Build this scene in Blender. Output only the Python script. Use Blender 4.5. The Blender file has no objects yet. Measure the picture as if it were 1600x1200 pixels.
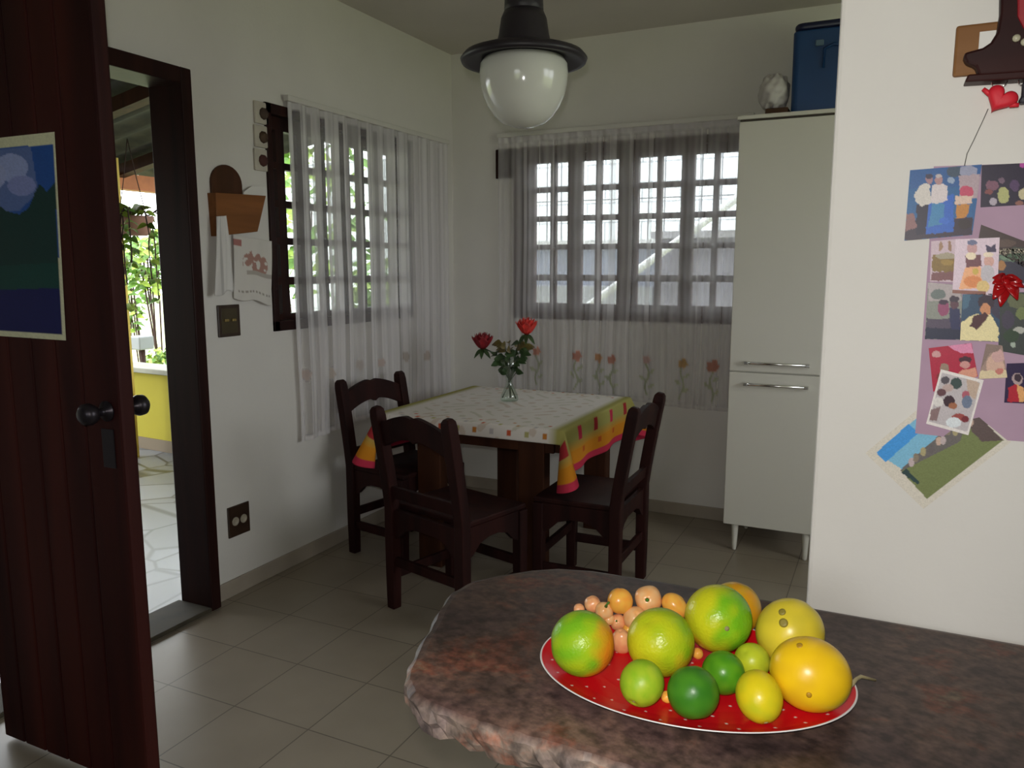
import bpy, bmesh, math, random
from mathutils import Vector, Matrix
random.seed(7)
PI = math.pi
SC = bpy.context.scene
COL = SC.collection

# ------------------------------------------------------------------ camera model (1600x1200 frame)
F = 1227.0; H = 1.40; PITCH = math.radians(8.48); YAW = math.radians(25.7)
fwd = Vector((-math.sin(YAW)*math.cos(PITCH), math.cos(YAW)*math.cos(PITCH), -math.sin(PITCH)))
rgt = Vector((math.cos(YAW), math.sin(YAW), 0)); upv = rgt.cross(fwd)
CAM = Vector((0, 0, H))
def ray(px, py): return fwd*F + rgt*(px-800) + upv*(600-py)
def onz(px, py, z):
    d = ray(px, py); return CAM + d*((z-H)/d.z)
def onx(px, py, x):
    d = ray(px, py); return CAM + d*(x/d.x)
def ony(px, py, y):
    d = ray(px, py); return CAM + d*(y/d.y)

# ------------------------------------------------------------------ colour helpers
def s2l(c):
    return tuple(((v/255)/12.92 if v/255 <= .04045 else ((v/255+.055)/1.055)**2.4) for v in c)
def alb(c, k=1.0):
    return tuple(min(.92, v/k) for v in s2l(c))

# ------------------------------------------------------------------ materials
MATS = {}
def newmat(name):
    m = bpy.data.materials.new(name); m.use_nodes = True
    nt = m.node_tree; nt.nodes.clear()
    o = nt.nodes.new('ShaderNodeOutputMaterial')
    b = nt.nodes.new('ShaderNodeBsdfPrincipled')
    nt.links.new(b.outputs[0], o.inputs[0])
    return m, nt, b, o
def simple(name, col, rough=.6, metal=0, spec=.5, noise=None, bump=None, scale=(1, 1, 1)):
    """noise = (scale, amount): brightness mottling; bump = (scale, strength, distance)"""
    if name in MATS: return MATS[name]
    m, nt, b, o = newmat(name)
    b.inputs['Base Color'].default_value = (*col, 1)
    b.inputs['Roughness'].default_value = rough
    b.inputs['Metallic'].default_value = metal
    b.inputs['Specular IOR Level'].default_value = spec
    tc = nt.nodes.new('ShaderNodeTexCoord'); mp = nt.nodes.new('ShaderNodeMapping')
    mp.inputs['Scale'].default_value = scale
    nt.links.new(tc.outputs['Object'], mp.inputs[0])
    if noise:
        n = nt.nodes.new('ShaderNodeTexNoise'); n.inputs['Scale'].default_value = noise[0]; n.inputs['Detail'].default_value = 5
        r = nt.nodes.new('ShaderNodeValToRGB')
        a = noise[1]
        r.color_ramp.elements[0].color = (*[v*(1-a) for v in col], 1); r.color_ramp.elements[0].position = .3
        r.color_ramp.elements[1].color = (*[min(1, v*(1+a)) for v in col], 1); r.color_ramp.elements[1].position = .7
        nt.links.new(mp.outputs[0], n.inputs['Vector']); nt.links.new(n.outputs[0], r.inputs[0])
        nt.links.new(r.outputs[0], b.inputs['Base Color'])
    if bump:
        n = nt.nodes.new('ShaderNodeTexNoise'); n.inputs['Scale'].default_value = bump[0]; n.inputs['Detail'].default_value = 4
        bp = nt.nodes.new('ShaderNodeBump'); bp.inputs['Strength'].default_value = bump[1]; bp.inputs['Distance'].default_value = bump[2]
        nt.links.new(mp.outputs[0], n.inputs['Vector']); nt.links.new(n.outputs[0], bp.inputs['Height']); nt.links.new(bp.outputs[0], b.inputs['Normal'])
    MATS[name] = m; return m
def vcol(name, rough=.5, spec=.5, bump=None):
    """colour from the mesh attribute 'paint'"""
    if name in MATS: return MATS[name]
    m, nt, b, o = newmat(name)
    a = nt.nodes.new('ShaderNodeAttribute'); a.attribute_name = 'paint'
    nt.links.new(a.outputs['Color'], b.inputs['Base Color'])
    b.inputs['Roughness'].default_value = rough; b.inputs['Specular IOR Level'].default_value = spec
    if bump:
        tc = nt.nodes.new('ShaderNodeTexCoord')
        n = nt.nodes.new('ShaderNodeTexNoise'); n.inputs['Scale'].default_value = bump[0]
        bp = nt.nodes.new('ShaderNodeBump'); bp.inputs['Strength'].default_value = bump[1]; bp.inputs['Distance'].default_value = bump[2]
        nt.links.new(tc.outputs['Object'], n.inputs['Vector']); nt.links.new(n.outputs[0], bp.inputs['Height']); nt.links.new(bp.outputs[0], b.inputs['Normal'])
    MATS[name] = m; return m
def sheer(name, opacity):
    """sheer cloth: open weave lets part of the light straight through; the gathers close it up in bands"""
    m = bpy.data.materials.new(name); m.use_nodes = True; nt = m.node_tree; nt.nodes.clear()
    o = nt.nodes.new('ShaderNodeOutputMaterial')
    a = nt.nodes.new('ShaderNodeAttribute'); a.attribute_name = 'paint'
    d = nt.nodes.new('ShaderNodeBsdfDiffuse'); tl = nt.nodes.new('ShaderNodeBsdfTranslucent')
    nt.links.new(a.outputs['Color'], d.inputs[0]); nt.links.new(a.outputs['Color'], tl.inputs[0])
    m1 = nt.nodes.new('ShaderNodeMixShader'); m1.inputs[0].default_value = .3
    nt.links.new(d.outputs[0], m1.inputs[1]); nt.links.new(tl.outputs[0], m1.inputs[2])
    tr = nt.nodes.new('ShaderNodeBsdfTransparent')
    m2 = nt.nodes.new('ShaderNodeMixShader')
    nt.links.new(a.outputs['Alpha'], m2.inputs[0])
    nt.links.new(tr.outputs[0], m2.inputs[1]); nt.links.new(m1.outputs[0], m2.inputs[2])
    nt.links.new(m2.outputs[0], o.inputs[0])
    return m
def glassy(name, tint=(1, 1, 1), refl=.08):
    m = bpy.data.materials.new(name); m.use_nodes = True; nt = m.node_tree; nt.nodes.clear()
    o = nt.nodes.new('ShaderNodeOutputMaterial')
    tr = nt.nodes.new('ShaderNodeBsdfTransparent'); tr.inputs[0].default_value = (*tint, 1)
    g = nt.nodes.new('ShaderNodeBsdfGlossy'); g.inputs['Roughness'].default_value = .05
    mx = nt.nodes.new('ShaderNodeMixShader'); mx.inputs[0].default_value = refl
    nt.links.new(tr.outputs[0], mx.inputs[1]); nt.links.new(g.outputs[0], mx.inputs[2]); nt.links.new(mx.outputs[0], o.inputs[0])
    return m
def wood(name, c1, c2, axis='Z', rough=.45, scale=14):
    m, nt, b, o = newmat(name)
    tc = nt.nodes.new('ShaderNodeTexCoord'); mp = nt.nodes.new('ShaderNodeMapping')
    s = [1, 1, 1]; s['XYZ'.index(axis)] = .06
    mp.inputs['Scale'].default_value = s
    n = nt.nodes.new('ShaderNodeTexNoise'); n.inputs['Scale'].default_value = scale; n.inputs['Detail'].default_value = 6
    n.inputs['Distortion'].default_value = .6
    r = nt.nodes.new('ShaderNodeValToRGB')
    r.color_ramp.elements[0].position = .32; r.color_ramp.elements[0].color = (*c1, 1)
    r.color_ramp.elements[1].position = .70; r.color_ramp.elements[1].color = (*c2, 1)
    nt.links.new(tc.outputs['Object'], mp.inputs[0]); nt.links.new(mp.outputs[0], n.inputs['Vector'])
    nt.links.new(n.outputs[0], r.inputs[0]); nt.links.new(r.outputs[0], b.inputs['Base Color'])
    b.inputs['Roughness'].default_value = rough; b.inputs['Specular IOR Level'].default_value = .15
    bp = nt.nodes.new('ShaderNodeBump'); bp.inputs['Strength'].default_value = .15; bp.inputs['Distance'].default_value = .002
    nt.links.new(n.outputs[0], bp.inputs['Height']); nt.links.new(bp.outputs[0], b.inputs['Normal'])
    return m

WALL = simple('wall_paint', (.70, .675, .63), .85, spec=.2, noise=(3, .03), bump=(60, .25, .002))
CEIL = simple('ceiling_paint', (.60, .56, .51), .9, spec=.1, noise=(2, .04), bump=(40, .2, .002))
DARKWOOD = wood('dark_wood', (.014, .0045, .004), (.032, .010, .007))
WINWOOD = wood('window_wood', (.045, .024, .020), (.080, .042, .034))
CHAIRWOOD = wood('chair_wood', (.011, .0033, .003), (.030, .0075, .006), rough=.6)
TABLEWOOD = wood('table_wood', (.030, .010, .005), (.062, .021, .009), rough=.6)
DOORWOOD = wood('door_wood', (.017, .0035, .0035), (.052, .010, .007), rough=.6, scale=9)
PINE = wood('pine_wood', (.17, .065, .018), (.26, .10, .030), axis='Y', scale=20)
BOARD = wood('board_wood', (.19, .085, .030), (.28, .14, .055), axis='X', scale=20)
MAHOG = wood('mahogany', (.018, .005, .005), (.042, .010, .008), axis='X')
CABMAT = simple('cabinet_laminate', (.62, .60, .53), .5, spec=.3, noise=(2, .02))
CHROME = simple('chrome', (.8, .8, .78), .2, metal=1)
BRASS = simple('dull_brass', (.35, .26, .10), .4, metal=1)
BRONZE = simple('blackened_metal', (.03, .025, .03), .35, metal=.7)
GLASS = glassy('window_glass', (.96, .98, .98), .06)
LAMPMETAL = simple('lamp_metal', (.012, .008, .012), .5)
OPAL = simple('opal_glass', (.58, .58, .52), .12, spec=.5)
WHITEPAPER = simple('white_paper', (.72, .70, .66), .8, spec=.1)

# ------------------------------------------------------------------ mesh builder
class MB:
    def __init__(s): s.v = []; s.f = []; s.c = []; s.sm = []
    def add(s, vs, fs, col=None, smooth=False):
        o = len(s.v); s.v += [Vector(p) for p in vs]
        s.f += [tuple(i+o for i in f) for f in fs]; s.sm += [smooth]*len(fs)
        if col is None: s.c += [(1, 1, 1, 1)]*len(vs)
        elif callable(col): s.c += [col(Vector(p)) for p in vs]
        else: s.c += list(col)
        return s
    def box(s, x0, x1, y0, y1, z0, z1, M=None):
        p = [Vector((x, y, z)) for z in (z0, z1) for y in (y0, y1) for x in (x0, x1)]
        if M: p = [M @ q for q in p]
        return s.add(p, [(0, 2, 3, 1), (4, 5, 7, 6), (0, 1, 5, 4), (2, 6, 7, 3), (0, 4, 6, 2), (1, 3, 7, 5)])
    def sweep(s, pts, rad, n=8, square=False, cap=True, smooth=True, up=Vector((0, 0, 1)), scale2=None):
        pts = [Vector(p) for p in pts]; vs = []; fs = []
        if not hasattr(rad, '__len__'): rad = [rad]*len(pts)
        if square: n = 4
        for i, p in enumerate(pts):
            t = (pts[min(i+1, len(pts)-1)] - pts[max(i-1, 0)]).normalized()
            a = t.cross(up)
            if a.length < 1e-3: a = t.cross(Vector((0, 1, 0)))
            a.normalize(); b = t.cross(a).normalized()
            for k in range(n):
                an = 2*PI*(k+.5)/n; q = 1.41421 if square else 1
                vs.append(p + (a*math.cos(an) + b*math.sin(an)*(scale2 or 1))*rad[i]*q)
        for i in range(len(pts)-1):
            for k in range(n):
                fs.append((i*n+k, i*n+(k+1) % n, (i+1)*n+(k+1) % n, (i+1)*n+k))
        if cap:
            fs.append(tuple(range(n))[::-1]); fs.append(tuple((len(pts)-1)*n+k for k in range(n)))
        return s.add(vs, fs, smooth=smooth and not square)
    def lathe(s, prof, n=32, M=None, smooth=True, col=None):
        """prof: list of (r, z)"""
        vs = []; fs = []
        for r, z in prof:
            for k in range(n):
                a = 2*PI*k/n; vs.append(Vector((r*math.cos(a), r*math.sin(a), z)))
        for i in range(len(prof)-1):
            for k in range(n): fs.append((i*n+k, i*n+(k+1) % n, (i+1)*n+(k+1) % n, (i+1)*n+k))
        fs.append(tuple(range(n))[::-1]); fs.append(tuple((len(prof)-1)*n+k for k in range(n)))
        cols = [col(p) for p in vs] if col else None
        if M: vs = [M @ p for p in vs]
        return s.add(vs, fs, cols, smooth)
    def prism(s, poly, depth, M=None):
        """poly in local XZ, extruded along local Y from 0 to depth"""
        n = len(poly)
        vs = [Vector((x, 0, z)) for x, z in poly] + [Vector((x, depth, z)) for x, z in poly]
        if M: vs = [M @ p for p in vs]
        fs = [tuple(range(n)), tuple(range(2*n-1, n-1, -1))] + [(i+n, (i+1) % n+n, (i+1) % n, i) for i in range(n)]
        return s.add(vs, fs)
    def grid(s, fn, nu, nv, col=None, smooth=True, closed=False):
        vs = [fn(i/nu, j/nv) for j in range(nv+1) for i in range(nu+1)]
        cs = [col(i/nu, j/nv) for j in range(nv+1) for i in range(nu+1)] if col else None
        fs = [(j*(nu+1)+i, j*(nu+1)+i+1, (j+1)*(nu+1)+i+1, (j+1)*(nu+1)+i) for j in range(nv) for i in range(nu)]
        return s.add(vs, fs, cs, smooth)
    def build(s, name, mat, parent=None, bevel=0, seg=2, solid=0, world=True, subsurf=0, fix=True):
        off = Vector((0, 0, 0))
        if parent is not None and world:
            q = parent
            while q is not None: off += q.location; q = q.parent
        me = bpy.data.meshes.new(name)
        me.from_pydata([p-off for p in s.v], [], s.f)
        me.polygons.foreach_set('use_smooth', s.sm)
        at = me.color_attributes.new('paint', 'FLOAT_COLOR', 'POINT')
        fl = []
        for c in s.c: fl += [c[0], c[1], c[2], c[3] if len(c) > 3 else 1]
        at.data.foreach_set('color', fl)
        if fix:
            bm = bmesh.new(); bm.from_mesh(me); bmesh.ops.recalc_face_normals(bm, faces=bm.faces); bm.to_mesh(me); bm.free()
        me.materials.append(mat)
        o = bpy.data.objects.new(name, me); COL.objects.link(o)
        if parent is not None: o.parent = parent
        if solid:
            md = o.modifiers.new('solid', 'SOLIDIFY'); md.thickness = solid; md.offset = 0
        if bevel:
            md = o.modifiers.new('bevel', 'BEVEL'); md.width = bevel; md.segments = seg; md.limit_method = 'ANGLE'; md.angle_limit = .6
        if subsurf:
            md = o.modifiers.new('sub', 'SUBSURF'); md.levels = subsurf; md.render_levels = subsurf
        return o

def tag(o, label=None, cat=None, group=None, kind=None):
    if label: o['label'] = label
    if cat: o['category'] = cat
    if group: o['group'] = group
    if kind: o['kind'] = kind
    return o
def thing(name, label, cat, loc=(0, 0, 0), rz=0, group=None, kind=None):
    o = bpy.data.objects.new(name, None); COL.objects.link(o)
    o.location = loc; o.rotation_euler = (0, 0, rz); o.empty_display_size = .1
    return tag(o, label, cat, group, kind)
def struct(o): o['kind'] = 'structure'; return o

# ================================================================== SETTING
WX = -2.48      # face of the left wall
BY = 4.31       # face of the back wall
CZ = 2.66
RX, FY = 2.0, -1.7
# windows: left y 2.66..3.78, z 1.12..2.09 ; back x -2.06.. -0.64, z 1.10..2.085
L0, L1, LZ0, LZ1 = 2.695, 3.825, 1.115, 2.10
B0, B1, BZ0, BZ1 = -2.06, -.60, 1.095, 2.09
D0, D1, DZ = 1.30, 2.215, 2.075

def wall_with_holes(name, plane, a0, a1, z0, z1, t0, t1, holes):
    """plane 'x' : wall spans y in a0..a1, thickness x t0..t1"""
    m = MB(); cuts = sorted(set([a0, a1] + [h[0] for h in holes] + [h[1] for h in holes]))
    for i in range(len(cuts)-1):
        u0, u1 = cuts[i], cuts[i+1]
        zs = [(z0, z1)]
        for h in holes:
            if h[0] <= u0 and u1 <= h[1]:
                zs = [(z0, h[2]), (h[3], z1)]
        for q0, q1 in zs:
            if q1-q0 < 1e-4: continue
            if plane == 'x': m.box(t0, t1, u0, u1, q0, q1)
            else: m.box(u0, u1, t0, t1, q0, q1)
    return struct(m.build(name, WALL))
wall_with_holes('wall_left', 'x', FY-.15, BY, 0, CZ, WX-.12, WX, [(D0-.045, D1+.045, 0, DZ+.055), (L0, L1, LZ0, LZ1)])
wall_with_holes('wall_back', 'y', WX-.12, RX+.15, 0, CZ, BY, BY+.14, [(B0, B1, BZ0, BZ1)])
wall_with_holes('wall_front', 'y', WX-.12, RX+.15, 0, CZ, FY-.15, FY, [(-.9, .1, 1.1, 2.1)])
wall_with_holes('wall_side', 'x', FY, BY, 0, CZ, RX, RX+.15, [(1.40, 3.10, .95, 2.30)])
struct(MB().box(-.087, RX, 1.20, 1.35, 0, CZ).build('wall_right', WALL, bevel=.006))
struct(MB().box(WX-.12, RX+.15, FY-.15, BY+.14, CZ, CZ+.12).build('ceiling', CEIL))

# tiled floor
m, nt, b, o = newmat('floor_tile')
tc = nt.nodes.new('ShaderNodeTexCoord'); mp = nt.nodes.new('ShaderNodeMapping')
mp.inputs['Location'].default_value = (.925, .07, 0)
br = nt.nodes.new('ShaderNodeTexBrick'); br.offset = 0; br.squash = 1
br.inputs['Scale'].default_value = 1; br.inputs['Brick Width'].default_value = .30; br.inputs['Row Height'].default_value = .30
br.inputs['Mortar Size'].default_value = .0025; br.inputs['Mortar Smooth'].default_value = .3
br.inputs['Color1'].default_value = (.30, .265, .215, 1); br.inputs['Color2'].default_value = (.27, .235, .19, 1)
br.inputs['Mortar'].default_value = (.13, .11, .09, 1)
n = nt.nodes.new('ShaderNodeTexNoise'); n.inputs['Scale'].default_value = 4; n.inputs['Detail'].default_value = 6
rp = nt.nodes.new('ShaderNodeValToRGB'); rp.color_ramp.elements[0].color = (.78, .74, .70, 1); rp.color_ramp.elements[1].color = (1.15, 1.12, 1.05, 1)
mx = nt.nodes.new('ShaderNodeMix'); mx.data_type = 'RGBA'; mx.blend_type = 'MULTIPLY'; mx.inputs[0].default_value = 1
nt.links.new(tc.outputs['Object'], mp.inputs[0]); nt.links.new(mp.outputs[0], br.inputs['Vector'])
nt.links.new(tc.outputs['Object'], n.inputs['Vector']); nt.links.new(n.outputs[0], rp.inputs[0])
nt.links.new(br.outputs['Color'], mx.inputs[6]); nt.links.new(rp.outputs[0], mx.inputs[7]); nt.links.new(mx.outputs[2], b.inputs['Base Color'])
b.inputs['Roughness'].default_value = .32; b.inputs['Specular IOR Level'].default_value = .35
FLOORM = m
struct(MB().box(WX-.12, RX+.15, FY-.15, BY+.14, -.12, 0).build('floor', FLOORM))
BASEM = simple('baseboard_tile', (.36, .31, .25), .4, noise=(5, .15))
struct(MB().box(WX, WX+.012, 2.27, BY, 0, .072).build('baseboard_left', BASEM, bevel=.003))
struct(MB().box(WX+.012, RX, BY-.012, BY, 0, .072).build('baseboard_back', BASEM, bevel=.003))

# ------------------------------------------------------------------ windows
def make_window(name, plane, a0, a1, z0, z1, face, out, cols, edges, rows, label):
    """plane 'x': runs along y, face = x of the room side, out = direction of outdoors"""
    w = thing(name, label, 'window', ((face, (a0+a1)/2, z0) if plane == 'x' else ((a0+a1)/2, face, z0)), kind='structure')
    def bx(mb, u0, u1, d0, d1, q0, q1):
        dd = sorted((face+out*d0, face+out*d1))
        if plane == 'x': mb.box(dd[0], dd[1], u0, u1, q0, q1)
        else: mb.box(u0, u1, dd[0], dd[1], q0, q1)
    f = MB()
    bx(f, a0, a0+.035, -.012, .11, z0, z1); bx(f, a1-.035, a1, -.012, .11, z0, z1)
    bx(f, a0, a1, -.012, .11, z1-.045, z1); bx(f, a0, a1, -.012, .11, z0, z0+.045)
    f.build('frame', DARKWOOD if plane == 'x' else WINWOOD, w, bevel=.003)
    for i in range(len(edges)-1):
        wd = DARKWOOD if plane == 'x' else WINWOOD
        e0, e1 = edges[i]+.0015, edges[i+1]-.0015
        cs = [c for c in cols if c[0] >= e0-.001 and c[1] <= e1+.001]
        s = MB(); zt, zb = z1-.046, z0+.046
        xs = [e0] + [v for c in cs for v in c] + [e1]
        for k in range(0, len(xs), 2): bx(s, xs[k], xs[k+1], .02, .055, zb, zt)
        zz = [zb] + [v for r in rows for v in r] + [zt]
        for k in range(0, len(zz), 2): bx(s, e0, e1, .0205, .0545, zz[k], zz[k+1])
        so = s.build('sash', wd, w)
        g = MB(); bx(g, e0+.01, e1-.01, .036, .039, zb+.01, zt-.01)
        g.build('pane', GLASS, so)
    return w
rows = [(1.188, 1.319), (1.355, 1.50), (1.531, 1.664), (1.695, 1.831), (1.861, 1.998)]
make_window('window_1', 'x', L0, L1, LZ0, LZ1, WX, -1,
            [(2.735, 2.785), (2.835, 2.92), (3.0, 3.085), (3.12, 3.21), (3.31, 3.395), (3.43, 3.515), (3.60, 3.68), (3.71, 3.78)],
            [2.73, 2.955, 3.26, 3.555, 3.79], rows, 'dark wood window with small square panes in left wall')
make_window('window_2', 'y', B0, B1, BZ0, BZ1, BY, 1,
            [(-1.935, -1.835), (-1.802, -1.726), (-1.64, -1.556), (-1.524, -1.421), (-1.305, -1.202), (-1.173, -1.067), (-.996, -.894), (-.865, -.765)],
            [-2.02, -1.683, -1.363, -1.031, -.64], rows, 'dark wood window with small square panes in back wall')
w3 = MB()  # unseen side window, added to let more daylight onto the dining area
for a, bb in ((1.40, 1.45), (2.22, 2.28), (3.05, 3.1)): w3.box(RX+.04, RX+.10, a, bb, .95, 2.30)
for a, bb in ((.95, 1.0), (2.25, 2.3)): w3.box(RX+.04, RX+.10, 1.40, 3.1, a, bb)
struct(w3.build('added_side_window', DARKWOOD))
w4 = MB()  # unseen window behind the camera, added to brighten the back wall
for a, bb in ((-.9, -.85), (-.42, -.38), (.05, .1)): w4.box(a, bb, FY-.10, FY-.04, 1.1, 2.1)
for a, bb in ((1.1, 1.15), (2.05, 2.1)): w4.box(-.9, .1, FY-.10, FY-.04, a, bb)
struct(w4.build('added_front_window', DARKWOOD))
tag(MB().box(-2.176, -2.064, BY-.016, BY, 1.92, 2.088).build('wooden_block', DARKWOOD, bevel=.004),
    'small dark wooden block on the wall at the upper left corner of the back window', 'block')

# ------------------------------------------------------------------ curtains
def make_curtain(name, plane, a0, a1, ztop, zbot, face, amp, folds, op, label, seed, flowers, extra=None):
    rnd = random.Random(seed)
    ph = [rnd.uniform(0, 6.3) for _ in range(6)]
    t = thing(name, label, 'curtain', ((face, a0, ztop) if plane == 'x' else (a0, face, ztop)))
    W = a1-a0; sgn = 1 if plane == 'x' else -1
    def off(u, v):
        q = (math.sin(2*PI*folds*u+ph[0]+.8*math.sin(7*u+ph[1])) + .45*math.sin(2*PI*folds*2.3*u+ph[2]))
        return amp*(1+.25*v)*(q+1.3) + .004
    def pos(u, v):
        a = a0+W*u + .006*math.sin(9*v+ph[3]+12*u)*v
        z = ztop-(ztop-zbot)*v + (.012*math.sin(8*u+ph[4]) if v > .98 else 0)
        if plane == 'x': return Vector((face+off(u, v), a, z))
        return Vector((a, face-off(u, v), z))
    def col(u, v):
        z = ztop-(ztop-zbot)*v; a = a0+W*u
        c = [.78, .75, .75]
        o_ = op*(1+(.16 if plane == 'y' else .07)*math.sin(2*PI*folds*u+ph[5]) + .12*math.sin(2*PI*folds*2.7*u+ph[1]))
        if extra: o_ = extra(a, z, o_)
        if v < .025: o_ = max(o_, .85)                # heading hem
        if v > .985: o_ = max(o_, op*1.4)             # bottom hem
        for fx, fz, fr, fc in flowers:
            dx, dz = a-fx, z-fz
            r = math.hypot(dx, dz)
            an = math.atan2(dz, dx)
            if r < fr*(1+.15*math.cos(5*an)):
                c = list(fc); o_ = max(o_, .75)
            elif plane == 'x': continue
            elif abs(dx+.012*math.sin(dz*40+fx*9)) < .006 and -.2 < dz < 0:
                c = [.36, .40, .24]; o_ = max(o_, .55)
            else:
                for lz, sd in ((-.07, 1), (-.11, -1), (-.15, 1)):
                    ex, ez = dx-sd*.022, dz-lz
                    if (ex/.02)**2 + ((ez-sd*ex*.6)/.012)**2 < 1: c = [.42, .46, .29]; o_ = max(o_, .55)
        return (*c, max(.05, min(.97, o_)))
    m = MB(); m.grid(pos, 420, 110, col)
    m.build('sheer_cloth', sheer(name+'_cloth', op), t, fix=False)
    r = MB()
    if plane == 'x': r.box(face-.004, face+amp*3+.004, a0-.01, a1+.01, ztop-.004, ztop+.022)
    else: r.box(a0-.01, a1+.01, face-amp*3-.004, face+.004, ztop-.004, ztop+.022)
    r.build('curtain_track', simple('curtain_track', (.64, .62, .57), .8), t, bevel=.004)
    return t
PK, ORG = (.56, .22, .15), (.60, .27, .10)
FLB = [(-1.90, .90, .024, PK), (-1.64, .885, .03, PK), (-1.50, .88, .026, ORG), (-1.42, .876, .026, PK), (-1.22, .885, .024, (.56, .36, .33)), (-1.02, .873, .028, (.56, .33, .12)), (-.85, .868, .034, PK), (-.70, .87, .03, ORG)]
def band(a, z, o_):
    # bunched folds that read as solid white strips
    for c_, w_ in ((-1.975, .010), (-1.885, .004), (-1.80, .004), (-1.52, .009), (-1.44, .018), (-1.335, .011), (-1.225, .013), (-.955, .005)):
        d = abs(a-c_+.02*(2-z)*0)
        if d < w_: o_ = max(o_, .66)
    return o_
make_curtain('sheer_curtain', 'y', -2.145, -.70, 2.155, .635, BY-.019, .006, 15, .40,
             'sheer white curtain with a row of orange flowers hanging over the back window', 3, FLB, band)
FLL = [(2.86, .90, .026, (.62, .50, .46)), (3.05, .88, .026, (.60, .52, .46)), (3.28, .90, .026, (.56, .50, .47)), (3.47, .89, .024, (.62, .5, .46)), (3.70, .9, .025, (.58, .52, .48)), (3.93, .88, .026, (.6, .52, .47))]
def bandl(a, z, o_):
    for c_, w_ in ((2.865, .018), (3.05, .014), (3.18, .014), (3.365, .02), (3.645, .018)):     # threadbare gaps between the gathers
        if abs(a-c_) < w_: o_ = min(o_, .30)
    for c_, w_ in ((2.955, .010), (3.275, .032), (3.47, .010), (3.55, .006), (3.80, .018)):
        if abs(a-c_) < w_: o_ = min(o_, .55)
    return o_
make_curtain('sheer_curtain', 'x', 2.815, 4.20, 2.125, .60, WX+.018, .007, 13, .88,
             'nearly opaque pale sheer curtain gathered over the left window beside the door', 5, FLL, bandl)

# ------------------------------------------------------------------ door frame and leaf
fr = thing('trim_1', 'dark wooden frame around the open doorway', 'door frame', (WX, D1, 0), kind='structure')
m = MB()
m.box(WX-.125, WX+.05, D1, D1+.05, 0, DZ+.06)          # far jamb and its casing
m.box(WX-.125, WX+.05, D0-.05, D0, 0, DZ+.06)
m.build('jamb', DARKWOOD, fr, bevel=.004)
MB().box(WX-.124, WX+.049, D0, D1, DZ, DZ+.06).build('lintel', DARKWOOD, fr, bevel=.004)
MB().box(WX-.14, WX+.05, D0, D1, 0, .018).build('threshold', simple('threshold_stone', (.045, .036, .02), .8, noise=(12, .3)), fr, bevel=.004)
LX0, LX1, LY0, LY1 = -2.315, -1.692, 1.30, 1.336
dl = thing('door_1', 'open dark red-brown wooden door leaf with a landscape poster on it', 'door', (LX0, LY0, 0), kind='structure')
m = MB()
m.box(LX0+.004, LX1-.15, LY0+.006, LY1, .012, 2.06)
xs = LX0
bw = (LX1-.14-LX0)/5
for i in range(5):       # vertical boards with open grooves
    m.box(LX0+i*bw+.003, LX0+(i+1)*bw-.003, LY0, LY0+.02, .012, 2.06)
lf = m.build('boards', DOORWOOD, dl, bevel=.004)
MB().box(LX1-.135, LX1, LY0-.004, LY1+.002, .010, 2.062).build('edge_stile', DOORWOOD, dl, bevel=.008)
def knob(y, d, name):
    m = MB(); M = Matrix.Translation((LX1-.05, y, 1.045)) @ Matrix.Rotation(-d*PI/2, 4, 'X')
    m.lathe([(.026, 0), (.026, .004), (.011, .008), (.010, .03), (.022, .036), (.0275, .048), (.0265, .062), (.017, .071), (.002, .074)], 24, M)
    return m.build(name, BRONZE, dl)
knob(LY1+.002, 1, 'knob'); knob(LY0-.004, -1, 'knob')
MB().box(LX1-.075, LX1-.03, LY0-.007, LY0-.004, .90, 1.0).build('keyhole_plate', BRONZE, dl, bevel=.002)
for z in (.25, 1.05, 1.85):
    m = MB(); m.sweep([(LX0-.008, LY0+.02, z-.05), (LX0-.008, LY0+.02, z+.05)], .009, 10)
    m.box(LX0-.0955, LX0-.005, LY0+.018, LY0+.022, z-.045, z+.045)
    m.box(LX0-.01, LX0+.004, LY0+.015, LY0+.024, z-.045, z+.045)
    m.build('hinge', BRONZE, dl)

# ------------------------------------------------------------------ painted flat pictures
def inpoly(x, y, P):
    c = False; j = len(P)-1
    for i in range(len(P)):
        if (P[i][1] > y) != (P[j][1] > y) and x < (P[j][0]-P[i][0])*(y-P[i][1])/(P[j][1]-P[i][1])+P[i][0]: c = not c
        j = i
    return c
import mathutils.noise as mn
def paint(bg, shapes, k, jit=0):
    cs = [(s_, alb(s_[-1], k)) for s_ in shapes]; b0 = alb(bg, k)
    def f(x, y):
        c = b0
        if jit:
            n1_ = mn.noise(Vector((x*.17, y*.17, 3))); n2_ = mn.noise(Vector((x*.17, y*.17, 9)))
            x += jit*n1_; y += jit*n2_
        for s_, a in cs:
            if s_[0] == 'e':
                dx, dy = x-s_[1], y-s_[2]
                if len(s_) > 6:
                    t_ = math.radians(s_[5]); dx, dy = dx*math.cos(t_)+dy*math.sin(t_), -dx*math.sin(t_)+dy*math.cos(t_)
                if (dx/s_[3])**2+(dy/s_[4])**2 <= 1: c = a
            elif s_[0] == 'p':
                if inpoly(x, y, s_[1]): c = a
        return c
    return f
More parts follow.
